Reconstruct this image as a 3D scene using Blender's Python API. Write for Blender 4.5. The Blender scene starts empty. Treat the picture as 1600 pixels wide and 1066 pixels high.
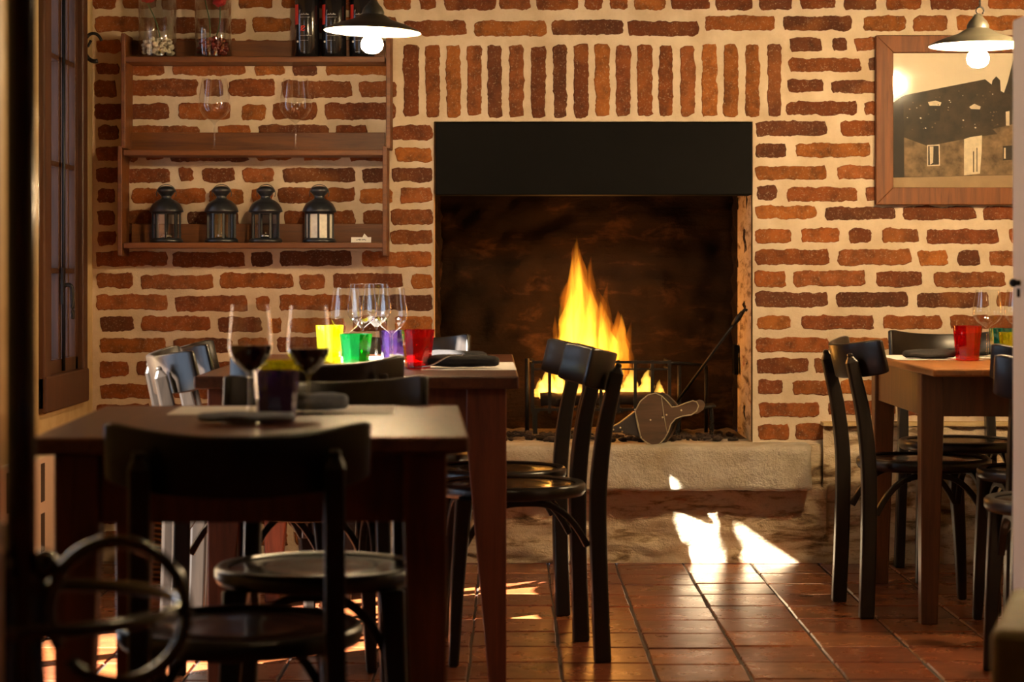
import bpy, math, random
from mathutils import Vector, Matrix, noise
random.seed(7)
S = bpy.context.scene
COL = S.collection
PI = math.pi

# ------------------------------------------------------------------ camera, world, sun, exposure
H = 1.02                    # camera height
F = 3350.0                  # focal length in pixels of the 1600 px frame
CX, CY = 797.0, 428.0       # principal point
cam = bpy.data.cameras.new('camera')
cam.sensor_width = 36.0
cam.lens = F / 1600.0 * 36.0
cam.shift_x = (800 - CX) / 1600.0
cam.shift_y = (CY - 533) / 1600.0
cam.clip_start, cam.clip_end = 0.05, 200
cam.dof.use_dof = True
cam.dof.focus_distance = 7.1
cam.dof.aperture_fstop = 4.5
camo = bpy.data.objects.new('camera', cam)
COL.objects.link(camo)
camo.location = (0, 0, H)
camo.rotation_euler = (PI / 2, 0, 0)
S.camera = camo

W = bpy.data.worlds.new('sky')
S.world = W
W.use_nodes = True
bg = W.node_tree.nodes['Background']
bg.inputs[0].default_value = (0.62, 0.78, 1.0, 1)
bg.inputs[1].default_value = 3.8

sd = bpy.data.lights.new('sun', 'SUN')
sd.energy = 110.0
sd.angle = math.radians(0.55)
sd.color = (1.0, 0.93, 0.82)
suno = bpy.data.objects.new('sun', sd)
COL.objects.link(suno)
SUN_DIR = Vector((1.0, 0.75, -0.70)).normalized()
suno.rotation_euler = SUN_DIR.to_track_quat('-Z', 'Y').to_euler()

S.view_settings.view_transform = 'Standard'
S.view_settings.look = 'None'
S.view_settings.exposure = 0.1
S.view_settings.gamma = 1.0
S.view_settings.use_curve_mapping = False
S.cycles.max_bounces = 10
S.cycles.transparent_max_bounces = 24
S.cycles.sample_clamp_indirect = 6.0
S.cycles.caustics_reflective = False
S.cycles.caustics_refractive = False
S.cycles.use_denoising = True

LAMP_STRENGTH = 1120.0
LAMP_COL = (1.0, 0.70, 0.37)
FIRE_W = 9.0


# ------------------------------------------------------------------ helpers
def at(px, py, Y):
    """the point that shows at pixel (px, py) and stands Y metres from the camera"""
    return Vector(((px - CX) * Y / F, Y, H - (py - CY) * Y / F))


class MB:
    def __init__(s):
        s.v, s.f, s.m, s.sm = [], [], [], []
        s.col = None

    def add(s, vs, fs, mi=0, smooth=False):
        o = len(s.v)
        s.v += [Vector(p) for p in vs]
        for f in fs:
            s.f.append([i + o for i in f])
            s.m.append(mi)
            s.sm.append(smooth)

    def box(s, x0, x1, y0, y1, z0, z1, mi=0, M=None):
        vs = [Vector(p) for p in ((x0, y0, z0), (x1, y0, z0), (x1, y1, z0), (x0, y1, z0),
                                  (x0, y0, z1), (x1, y0, z1), (x1, y1, z1), (x0, y1, z1))]
        if M:
            vs = [M @ v for v in vs]
        s.add(vs, [(0, 3, 2, 1), (4, 5, 6, 7), (0, 1, 5, 4), (1, 2, 6, 5), (2, 3, 7, 6), (3, 0, 4, 7)], mi)

    def lathe(s, prof, seg=32, c=(0, 0, 0), mi=0, smooth=True, cap0=False, cap1=False, M=None):
        vs, fs = [], []
        n = len(prof)
        for i in range(seg):
            a = 2 * PI * i / seg
            for r, z in prof:
                p = Vector((c[0] + r * math.cos(a), c[1] + r * math.sin(a), c[2] + z))
                vs.append(M @ p if M else p)
        for i in range(seg):
            j = (i + 1) % seg
            for k in range(n - 1):
                fs.append((i * n + k, j * n + k, j * n + k + 1, i * n + k + 1))
        s.add(vs, fs, mi, smooth)
        o = len(s.v) - len(vs)
        if cap0:
            s.f.append([o + i * n for i in range(seg)][::-1]); s.m.append(mi); s.sm.append(False)
        if cap1:
            s.f.append([o + i * n + n - 1 for i in range(seg)]); s.m.append(mi); s.sm.append(False)

    def sweep(s, pts, section, closed=False, up=(0, 0, 1), mi=0, smooth=True):
        """section: function(t in 0..1) -> list of (u, w) offsets; frames keep 'up' where they can"""
        pts = [Vector(p) for p in pts]
        n = len(pts)
        rings = []
        for i, p in enumerate(pts):
            if closed:
                d = pts[(i + 1) % n] - pts[i - 1]
            else:
                d = pts[min(i + 1, n - 1)] - pts[max(i - 1, 0)]
            d.normalize()
            u = Vector(up).cross(d)
            if u.length < 1e-4:
                u = Vector((1, 0, 0))
            u.normalize()
            w = d.cross(u)
            rings.append([p + u * a + w * b for a, b in section(i / max(1, n - 1))])
        k = len(rings[0])
        vs = [v for r in rings for v in r]
        fs = []
        for i in range(n if closed else n - 1):
            j = (i + 1) % n
            for q in range(k):
                r = (q + 1) % k
                fs.append((i * k + q, i * k + r, j * k + r, j * k + q))
        if not closed:
            fs.append(tuple(range(k))[::-1])
            fs.append(tuple((n - 1) * k + q for q in range(k)))
        s.add(vs, fs, mi, smooth)

    def tube(s, pts, r, seg=10, closed=False, up=(0, 0, 1), mi=0):
        rr = r if callable(r) else (lambda t: r)
        s.sweep(pts, lambda t: [(rr(t) * math.cos(2 * PI * q / seg), rr(t) * math.sin(2 * PI * q / seg)) for q in range(seg)],
                closed, up, mi)

    def bar(s, pts, w, h, closed=False, up=(0, 0, 1), mi=0):
        ww = w if callable(w) else (lambda t: w)
        hh = h if callable(h) else (lambda t: h)
        s.sweep(pts, lambda t: [(-ww(t) / 2, -hh(t) / 2), (ww(t) / 2, -hh(t) / 2), (ww(t) / 2, hh(t) / 2), (-ww(t) / 2, hh(t) / 2)],
                closed, up, mi, False)

    def prism(s, outline, y0, y1, mi=0, smooth=False):
        """outline of (x, z) extruded along y"""
        n = len(outline)
        vs = [(x, y0, z) for x, z in outline] + [(x, y1, z) for x, z in outline]
        fs = [tuple(range(n)), tuple(range(2 * n - 1, n - 1, -1))]
        fs += [((i + 1) % n, i, n + i, n + (i + 1) % n) for i in range(n)]
        s.add(vs, fs, mi, smooth)

    def ball(s, c, r, seg=16, mi=0, sq=(1, 1, 1), jitter=0, seed=0):
        n = seg // 2
        vs, fs = [], []
        for i in range(n + 1):
            t = PI * i / n
            for j in range(seg):
                a = 2 * PI * j / seg
                d = Vector((math.sin(t) * math.cos(a), math.sin(t) * math.sin(a), math.cos(t)))
                k = 1 + (jitter * noise.noise(d * 1.7 + Vector((seed * 3.1, seed, 0))) if jitter else 0)
                vs.append((c[0] + d.x * r * sq[0] * k, c[1] + d.y * r * sq[1] * k, c[2] + d.z * r * sq[2] * k))
        for i in range(n):
            for j in range(seg):
                fs.append((i * seg + j, (i + 1) * seg + j, (i + 1) * seg + (j + 1) % seg, i * seg + (j + 1) % seg))
        s.add(vs, fs, mi, True)

    def build(s, name, mats, parent=None, loc=None, rotz=0, bevel=0, merge=False):
        me = bpy.data.meshes.new(name)
        me.from_pydata([tuple(v) for v in s.v], [], s.f)
        if not isinstance(mats, (list, tuple)):
            mats = [mats]
        for m in mats:
            me.materials.append(m)
        me.polygons.foreach_set('material_index', s.m)
        me.polygons.foreach_set('use_smooth', s.sm)
        if s.col is not None:
            at_ = me.attributes.new('tint', 'FLOAT_COLOR', 'FACE')
            flat = []
            for c in s.col:
                flat += [c[0], c[1], c[2], 1.0]
            at_.data.foreach_set('color', flat)
        me.validate()
        me.update()
        import bmesh
        bm = bmesh.new(); bm.from_mesh(me)
        if merge:
            bmesh.ops.remove_doubles(bm, verts=bm.verts, dist=1e-5)
        if s.col is None:
            bmesh.ops.recalc_face_normals(bm, faces=bm.faces)
        bm.to_mesh(me); bm.free()
        o = bpy.data.objects.new(name, me)
        COL.objects.link(o)
        if parent:
            o.parent = parent
        if loc is not None:
            o.location = loc
        o.rotation_euler = (0, 0, rotz)
        if bevel:
            b = o.modifiers.new('bevel', 'BEVEL')
            b.width = bevel; b.segments = 2; b.limit_method = 'ANGLE'; b.angle_limit = math.radians(40)
        return o


def tag(o, label=None, cat=None, group=None, kind=None):
    if label: o['label'] = label
    if cat: o['category'] = cat
    if group: o['group'] = group
    if kind: o['kind'] = kind
    return o


def thing(name, label, cat, loc=(0, 0, 0), rotz=0, group=None):
    o = bpy.data.objects.new(name, None)
    o.empty_display_size = 0.1
    COL.objects.link(o)
    o.location = loc
    o.rotation_euler = (0, 0, rotz)
    return tag(o, label, cat, group)


def dup(root, loc, rotz=0, label=None, group=None):
    def cp(o, parent):
        c = o.copy()
        COL.objects.link(c)
        if parent is not None:
            c.parent = parent
        for ch in kids.get(o.name, []):
            cp(ch, c)
        return c
    kids = {}
    for o in list(bpy.data.objects):
        if o.parent:
            kids.setdefault(o.parent.name, []).append(o)
    r = cp(root, None)
    r.location = loc
    r.rotation_euler = (0, 0, rotz)
    if label: r['label'] = label
    if group: r['group'] = group
    return r


def struct(o, label=None):
    o['kind'] = 'structure'
    if label: o['label'] = label
    return o


def arc(cx, cy, r, a0, a1, n):
    return [(cx + r * math.cos(a0 + (a1 - a0) * i / n), cy + r * math.sin(a0 + (a1 - a0) * i / n)) for i in range(n + 1)]


def smooth_path(pts, n=6):
    pts = [Vector(p) for p in pts]
    out = []
    for i in range(len(pts) - 1):
        p0, p1, p2, p3 = pts[max(i - 1, 0)], pts[i], pts[i + 1], pts[min(i + 2, len(pts) - 1)]
        for k in range(n):
            t = k / n
            out.append(0.5 * ((2 * p1) + (p2 - p0) * t + (2 * p0 - 5 * p1 + 4 * p2 - p3) * t * t + (3 * p1 - p0 - 3 * p2 + p3) * t ** 3))
    out.append(pts[-1])
    return out


# ------------------------------------------------------------------ materials
class NT:
    def __init__(s, name):
        s.mat = bpy.data.materials.new(name)
        s.mat.use_nodes = True
        s.t = s.mat.node_tree
        s.t.nodes.clear()
        s.out = s.t.nodes.new('ShaderNodeOutputMaterial')

    def n(s, typ, **kw):
        nd = s.t.nodes.new('ShaderNode' + typ)
        for k, v in kw.items():
            if k.startswith('i_'):
                key = k[2:]
                nd.inputs[int(key) if key.isdigit() else key.replace('_', ' ')].default_value = v
            else:
                setattr(nd, k, v)
        return nd

    def l(s, a, b):
        s.t.links.new(a, b)

    def noise(s, scale, detail=4, rough=0.55, vec=None, dist=0):
        nd = s.n('TexNoise')
        nd.inputs['Scale'].default_value = scale
        nd.inputs['Detail'].default_value = detail
        nd.inputs['Roughness'].default_value = rough
        nd.inputs['Distortion'].default_value = dist
        if vec is not None: s.l(vec, nd.inputs['Vector'])
        return nd.outputs['Fac']

    def ramp(s, fac, stops):
        r = s.n('ValToRGB')
        el = r.color_ramp.elements
        while len(el) < len(stops): el.new(0.5)
        for e, (p, c) in zip(el, stops):
            e.position = p
            e.color = (*c, 1) if len(c) == 3 else c
        s.l(fac, r.inputs[0])
        return r.outputs[0]

    def mix(s, a, b, fac, mode='MIX'):
        m = s.n('Mix', data_type='RGBA', blend_type=mode)
        for sock, v in ((m.inputs[6], a), (m.inputs[7], b), (m.inputs[0], fac)):
            if isinstance(v, (int, float)): sock.default_value = v
            elif isinstance(v, tuple): sock.default_value = (*v, 1)
            else: s.l(v, sock)
        return m.outputs[2]

    def obj(s, scale=(1, 1, 1)):
        tc = s.n('TexCoord')
        mp = s.n('Mapping')
        mp.inputs['Scale'].default_value = scale
        s.l(tc.outputs['Object'], mp.inputs['Vector'])
        return mp.outputs[0]

    def bump(s, h, strength, dist=0.01):
        b = s.n('Bump')
        b.inputs['Strength'].default_value = strength
        b.inputs['Distance'].default_value = dist
        s.l(h, b.inputs['Height'])
        return b.outputs[0]

    def principled(s, color=None, rough=0.5, metal=0, spec=0.5, coat=0, normal=None, rough_in=None, coat_rough=0.1, **kw):
        p = s.n('BsdfPrincipled')
        if color is not None:
            if isinstance(color, tuple): p.inputs['Base Color'].default_value = (*color, 1)
            else: s.l(color, p.inputs['Base Color'])
        p.inputs['Roughness'].default_value = rough
        p.inputs['Metallic'].default_value = metal
        p.inputs['Specular IOR Level'].default_value = spec
        p.inputs['Coat Weight'].default_value = coat
        p.inputs['Coat Roughness'].default_value = coat_rough
        for k, v in kw.items():
            p.inputs[k.replace('_', ' ')].default_value = v
        if normal is not None: s.l(normal, p.inputs['Normal'])
        if rough_in is not None: s.l(rough_in, p.inputs['Roughness'])
        s.l(p.outputs[0], s.out.inputs[0])
        return s.mat


def plain(name, color, rough=0.5, metal=0, spec=0.5, coat=0, var=0.0, scale=20, bump=0, **kw):
    t = NT(name)
    v = t.obj()
    n_ = t.noise(scale, 4, 0.6, v)
    d = tuple(c * (1 - var) for c in color)
    h = tuple(min(1, c * (1 + var)) for c in color)
    c = t.ramp(n_, [(0.3, d), (0.7, h)])
    nm = t.bump(n_, bump, 0.004) if bump else None
    return t.principled(c, rough, metal, spec, coat, nm, **kw)


def wood(name, dark, light, rough=0.35, axis=0, coat=0.0, scale=1.0, spec=0.5):
    t = NT(name)
    sc = [14 * scale] * 3
    sc[axis] = 1.1 * scale
    v = t.obj(tuple(sc))
    n1 = t.noise(2.2, 6, 0.6, v, 1.2)
    n2 = t.noise(9, 3, 0.7, v)
    c = t.ramp(n1, [(0.3, dark), (0.72, light)])
    c = t.mix(c, tuple(x * 0.55 for x in dark), t.ramp(n2, [(0.55, (0, 0, 0)), (0.75, (0.5, 0.5, 0.5))]))
    return t.principled(c, rough, coat=coat, spec=spec, normal=t.bump(n2, 0.12, 0.002))


def mat_brick():
    t = NT('brick')
    a = t.n('Attribute', attribute_name='tint')
    v = t.obj()
    n1 = t.noise(26, 6, 0.65, v)
    n2 = t.noise(150, 4, 0.7, v)
    n3 = t.noise(7, 3, 0.5, v)
    c = t.mix(a.outputs['Color'], (0.055, 0.020, 0.010), t.ramp(n1, [(0.42, (0, 0, 0)), (0.75, (0.85, 0.85, 0.85))]))
    c = t.mix(c, (0.46, 0.16, 0.035), t.ramp(n3, [(0.52, (0, 0, 0)), (0.8, (0.5, 0.5, 0.5))]))
    c = t.mix(c, (0.62, 0.50, 0.34), t.ramp(n2, [(0.57, (0, 0, 0)), (0.76, (0.5, 0.5, 0.5))]))
    h = t.mix(n1, n2, 0.5)
    return t.principled(c, 0.88, spec=0.25, normal=t.bump(h, 0.7, 0.006))


def mat_mortar(name='mortar', base=(0.70, 0.565, 0.41), dark=(0.54, 0.41, 0.27)):
    t = NT(name)
    v = t.obj()
    n1 = t.noise(9, 5, 0.6, v)
    n2 = t.noise(120, 4, 0.7, v)
    c = t.ramp(n1, [(0.3, dark), (0.65, base)])
    return t.principled(c, 0.92, spec=0.2, normal=t.bump(t.mix(n1, n2, 0.6), 0.6, 0.006))


def mat_soot():
    t = NT('sooty_masonry')
    v = t.obj()
    n1 = t.noise(5.5, 6, 0.65, v)
    n2 = t.mix(t.noise(30, 5, 0.7, v), t.noise(2.2, 4, 0.6, t.obj((3, 3, 14)), 0.5), 0.55)
    n1 = t.mix(n1, t.noise(1.4, 5, 0.65, t.obj((4, 4, 13)), 0.8), 0.5)
    c = t.ramp(n1, [(0.38, (0.012, 0.008, 0.006)), (0.53, (0.016, 0.009, 0.006)), (0.70, (0.075, 0.036, 0.020))])
    return t.principled(c, 0.95, spec=0.1, normal=t.bump(n2, 0.8, 0.015))


def mat_rubble():
    t = NT('rubble_masonry')
    v = t.obj((3.2, 3.2, 13))
    n0 = t.noise(2.1, 6, 0.65, v, 0.5)
    v2 = t.obj()
    n1 = t.noise(20, 6, 0.7, v2)
    n2 = t.noise(110, 4, 0.7, v2)
    c = t.ramp(n0, [(0.30, (0.09, 0.055, 0.03)), (0.40, (0.32, 0.22, 0.12)), (0.48, (0.58, 0.45, 0.29)), (0.70, (0.66, 0.54, 0.38))])
    n3 = t.noise(4.5, 3, 0.5, t.obj((1.4, 1, 3.5)))
    c = t.mix(c, (0.36, 0.10, 0.04), t.ramp(n3, [(0.66, (0, 0, 0)), (0.74, (0.7, 0.7, 0.7))]))
    c = t.mix(c, (0.05, 0.03, 0.02), t.ramp(n1, [(0.56, (0, 0, 0)), (0.8, (0.45, 0.45, 0.45))]))
    return t.principled(c, 0.93, spec=0.2, normal=t.bump(t.mix(n0, n2, 0.35), 0.8, 0.018))


def mat_stone():
    t = NT('hearth_stone')
    v = t.obj()
    n1 = t.noise(5, 5, 0.6, v)
    n2 = t.noise(75, 5, 0.7, v)
    c = t.ramp(n1, [(0.32, (0.38, 0.30, 0.19)), (0.55, (0.52, 0.45, 0.34)), (0.7, (0.58, 0.53, 0.44))])
    return t.principled(c, 0.85, spec=0.3, normal=t.bump(n2, 0.9, 0.010))


def mat_tile():
    t = NT('terracotta')
    a = t.n('Attribute', attribute_name='tint')
    v = t.obj()
    n1 = t.noise(9, 6, 0.65, v)
    n2 = t.noise(45, 4, 0.6, v)
    c = t.mix(a.outputs['Color'], (0.045, 0.016, 0.008), t.ramp(n1, [(0.45, (0, 0, 0)), (0.72, (0.75, 0.75, 0.75))]))
    r = t.n('MapRange'); t.l(n1, r.inputs[0]); r.inputs[3].default_value = 0.16; r.inputs[4].default_value = 0.42
    return t.principled(c, 0.3, spec=0.5, normal=t.bump(t.mix(n1, n2, 0.4), 0.35, 0.006), rough_in=r.outputs[0])


def mat_glass(name, tint=(1, 1, 1), refl=1.0, body=0.0, rough=0.05, ior=1.32):
    """thin glass wall: lets tinted light straight through and mirrors by Fresnel"""
    t = NT(name)
    tr = t.n('BsdfTransparent'); tr.inputs[0].default_value = (*tint, 1)
    gl = t.n('BsdfGlossy'); gl.inputs['Roughness'].default_value = rough
    gl.inputs[0].default_value = (refl, refl, refl, 1)
    base = tr.outputs[0]
    if body:
        tl = t.n('BsdfTranslucent'); tl.inputs[0].default_value = (*tint, 1)
        df = t.n('BsdfDiffuse'); df.inputs[0].default_value = (*tint, 1)
        m0 = t.n('MixShader'); m0.inputs[0].default_value = 0.4
        t.l(tl.outputs[0], m0.inputs[1]); t.l(df.outputs[0], m0.inputs[2])
        m1 = t.n('MixShader'); m1.inputs[0].default_value = body
        t.l(tr.outputs[0], m1.inputs[1]); t.l(m0.outputs[0], m1.inputs[2])
        base = m1.outputs[0]
    lw_ = t.n('LayerWeight'); lw_.inputs[0].default_value = 0.5
    pw = t.n('Math', operation='POWER'); t.l(lw_.outputs['Facing'], pw.inputs[0]); pw.inputs[1].default_value = 4.0
    fr = t.n('MapRange'); t.l(pw.outputs[0], fr.inputs[0]); fr.inputs[3].default_value = 0.09; fr.inputs[4].default_value = 0.85
    mx = t.n('MixShader')
    t.l(fr.outputs[0], mx.inputs[0]); t.l(base, mx.inputs[1]); t.l(gl.outputs[0], mx.inputs[2])
    t.l(mx.outputs[0], t.out.inputs[0])
    return t.mat


def mat_emit(name, color, strength):
    t = NT(name)
    e = t.n('Emission'); e.inputs[0].default_value = (*color, 1); e.inputs[1].default_value = strength
    t.l(e.outputs[0], t.out.inputs[0])
    return t.mat


def mat_flame(name, color, strength, lo=0.38, hi=0.6):
    t = NT(name)
    v = t.obj((30, 30, 4.5))
    n1 = t.noise(1.0, 3, 0.55, v, 0.4)
    r = t.n('MapRange'); t.l(n1, r.inputs[0])
    r.inputs[1].default_value = lo; r.inputs[2].default_value = hi
    r.inputs[3].default_value = 0.12 * strength; r.inputs[4].default_value = strength
    e = t.n('Emission'); e.inputs[0].default_value = (*color, 1)
    t.l(r.outputs[0], e.inputs[1])
    t.l(e.outputs[0], t.out.inputs['Volume'])
    return t.mat


M = {}
M['brick'] = mat_brick()
M['mortar'] = mat_mortar()
M['plaster'] = mat_mortar('plaster', (0.60, 0.44, 0.22), (0.50, 0.34, 0.15))
M['reveal'] = mat_mortar('outer_reveal', (0.42, 0.25, 0.20), (0.33, 0.18, 0.14))
M['dark_beam'] = plain('dark_stained_wood', (0.06, 0.035, 0.018), 0.8, var=0.2)
M['ceiling'] = plain('ceiling_boards', (0.10, 0.065, 0.035), 0.9, var=0.1)
M['soot'] = mat_soot()
M['rubble'] = mat_rubble()
M['stone'] = mat_stone()
M['tile'] = mat_tile()
M['grout'] = plain('grout', (0.030, 0.016, 0.010), 0.8, var=0.2)
M['black_steel'] = plain('black_steel', (0.0035, 0.003, 0.0024), 0.65, metal=0.0, spec=0.08, var=0.2, scale=8)
M['iron'] = plain('wrought_iron', (0.020, 0.017, 0.015), 0.5, metal=0.6, var=0.3, scale=40, bump=0.3)
M['chair'] = wood('black_lacquered_wood', (0.008, 0.006, 0.005), (0.016, 0.011, 0.008), 0.32, 2, coat=0.06, spec=0.36)
M['seat'] = wood('dark_seat_wood', (0.010, 0.006, 0.004), (0.030, 0.017, 0.010), 0.24, 1, coat=0.4)
M['table'] = wood('dark_red_table_wood', (0.055, 0.017, 0.008), (0.15, 0.050, 0.020), 0.33, 1, coat=0.15)
M['table_leg'] = wood('dark_red_leg_wood', (0.095, 0.023, 0.009), (0.22, 0.056, 0.019), 0.42, 2)
M['table_light'] = wood('honey_table_wood', (0.19, 0.066, 0.013), (0.37, 0.14, 0.030), 0.35, 1, coat=0.15)
M['table_light_leg'] = wood('brown_leg_wood', (0.060, 0.019, 0.005), (0.15, 0.050, 0.013), 0.4, 2)
M['shelf'] = wood('shelf_wood', (0.085, 0.024, 0.003), (0.19, 0.060, 0.008), 0.5, 0)
M['frame'] = wood('picture_frame_wood', (0.10, 0.027, 0.003), (0.23, 0.070, 0.009), 0.6, 2)
M['window_wood'] = wood('window_wood', (0.035, 0.013, 0.006), (0.09, 0.034, 0.013), 0.45, 2)
M['coat'] = wood('coat_stand_wood', (0.012, 0.005, 0.003), (0.040, 0.016, 0.008), 0.22, 2, coat=0.5)
M['door_wood'] = wood('door_frame_wood', (0.16, 0.045, 0.015), (0.32, 0.10, 0.03), 0.4, 2)
M['olive'] = plain('olive_leather', (0.36, 0.27, 0.12), 0.6, var=0.15, scale=30)
M['white_paint'] = plain('white_paint', (0.88, 0.76, 0.64), 0.6, var=0.03, scale=6)
M['radiator'] = plain('radiator_enamel', (0.80, 0.74, 0.62), 0.4, var=0.02)
M['slot'] = plain('radiator_slot', (0.05, 0.04, 0.03), 0.7)
M['clear'] = mat_glass('clear_glass', (0.97, 0.98, 0.98))
M['pane'] = mat_glass('window_pane', (0.80, 0.83, 0.88))
M['picture_glass'] = mat_glass('picture_glass', (0.95, 0.95, 0.93))
M['red_glass'] = mat_glass('red_glass', (0.85, 0.012, 0.025), body=0.13)
M['green_glass'] = mat_glass('green_glass', (0.012, 0.46, 0.10), body=0.13)
M['yellow_glass'] = mat_glass('yellow_glass', (0.90, 0.88, 0.06), body=0.13)
M['purple_glass'] = mat_glass('purple_glass', (0.20, 0.09, 0.42), body=0.12)
M['teal_glass'] = mat_glass('teal_glass', (0.02, 0.52, 0.42), body=0.13)
M['frosted'] = plain('frosted_pane', (0.80, 0.78, 0.68), 0.7, var=0.12, scale=60)
M['wine'] = plain('red_wine', (0.012, 0.001, 0.002), 0.08, spec=0.5)
M['napkin'] = plain('charcoal_napkin', (0.022, 0.020, 0.020), 0.9, spec=0.15, var=0.25, scale=300, bump=0.3)
M['blue_napkin'] = plain('slate_napkin', (0.20, 0.22, 0.28), 0.9, spec=0.15, var=0.25, scale=300, bump=0.3)
M['paper'] = plain('white_paper', (0.80, 0.76, 0.70), 0.8, var=0.03)
M['cutlery'] = plain('steel_cutlery', (0.6, 0.58, 0.55), 0.2, metal=1.0)
M['lantern'] = plain('black_lantern_metal', (0.010, 0.013, 0.017), 0.36, metal=0.0, coat=0.35, coat_rough=0.3, var=0.2, scale=30)
M['wax'] = plain('candle_wax', (0.85, 0.80, 0.68), 0.5)
M['tin'] = plain('tealight_tin', (0.7, 0.68, 0.65), 0.25, metal=1.0)
M['canister'] = plain('black_canister', (0.008, 0.007, 0.008), 0.18, coat=0.5)
M['red_label'] = plain('red_label', (0.55, 0.03, 0.015), 0.4, var=0.1)
M['white_label'] = plain('white_label', (0.75, 0.72, 0.66), 0.5)
M['pebble'] = plain('white_pebbles', (0.72, 0.64, 0.50), 0.5, var=0.25, scale=30)
M['bead'] = plain('red_beads', (0.16, 0.02, 0.012), 0.15, coat=0.6, var=0.3, scale=30)
M['petal'] = plain('red_petals', (0.45, 0.010, 0.012), 0.6, var=0.3, scale=40)
M['stem'] = plain('green_stem', (0.05, 0.11, 0.03), 0.6)
M['enamel'] = plain('grey_enamel', (0.065, 0.058, 0.040), 0.4, var=0.15, scale=30)
M['white_enamel'] = plain('white_enamel', (0.86, 0.80, 0.68), 0.35)
M['bulb'] = mat_emit('lit_bulb', LAMP_COL, LAMP_STRENGTH)
M['leather'] = plain('bellows_leather', (0.020, 0.013, 0.009), 0.6, var=0.3, scale=60, bump=0.4)
M['bellows_board'] = wood('bellows_board', (0.045, 0.026, 0.014), (0.13, 0.070, 0.036), 0.5, 0)
M['brass'] = plain('brass_studs', (0.75, 0.62, 0.36), 0.3, metal=0.9)
M['pale_edge'] = plain('worn_edge', (0.40, 0.33, 0.20), 0.6, var=0.2)
M['charred'] = plain('charred_log', (0.030, 0.016, 0.010), 0.9, var=0.6, scale=25, bump=0.8)
M['ash'] = plain('ash', (0.12, 0.085, 0.06), 0.95, var=0.5, scale=60, bump=0.8)
M['wicker'] = None
M['sepia_sky'] = plain('sepia_sky', (0.82, 0.70, 0.52), 0.6, var=0.05, scale=3)
M['sepia_dark'] = plain('sepia_dark', (0.034, 0.021, 0.010), 0.6, var=0.75, scale=22)
M['sepia_mid'] = plain('sepia_mid', (0.20, 0.125, 0.060), 0.6, var=0.7, scale=26)
M['sepia_light'] = plain('sepia_light', (0.80, 0.66, 0.46), 0.6, var=0.15, scale=40)
M['sepia_ground'] = plain('sepia_ground', (0.38, 0.25, 0.13), 0.6, var=0.2, scale=10)
M['sepia_black'] = plain('sepia_black', (0.020, 0.013, 0.008), 0.6, var=0.4, scale=40)


def mat_wicker():
    t = NT('wicker')
    v = t.obj((1, 1, 1))
    w = t.n('TexWave', wave_type='BANDS', bands_direction='Z')
    w.inputs['Scale'].default_value = 17; w.inputs['Distortion'].default_value = 1.2
    w.inputs['Detail'].default_value = 2
    t.l(v, w.inputs['Vector'])
    c = t.ramp(w.outputs['Fac'], [(0.25, (0.035, 0.016, 0.007)), (0.7, (0.30, 0.15, 0.06))])
    return t.principled(c, 0.6, normal=t.bump(w.outputs['Fac'], 0.8, 0.01))


M['wicker'] = mat_wicker()

# ------------------------------------------------------------------ room shell
WY = 7.60                       # brick face
XL, XR = -1.48, 3.1
YB, YT = -1.6, 8.4
ZC = 2.62


def wx(px): return (px - CX) * WY / F
def wz(py): return H - (py - CY) * WY / F


OX0, OX1, OZ0, OZ1 = wx(678), wx(1176), 0.424, wz(190)     # the fireplace opening

mb = MB()
mb.box(XL - 0.02, OX0, WY, WY + 0.12, 0, ZC)
mb.box(OX1, XR, WY, WY + 0.12, 0, ZC)
mb.box(OX0, OX1, WY, WY + 0.12, OZ1, ZC)
mb.box(OX0, OX1, WY, WY + 0.12, 0, OZ0 - 0.01)
mb.col = [(0.6, 0.5, 0.35)] * len(mb.f)


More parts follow.
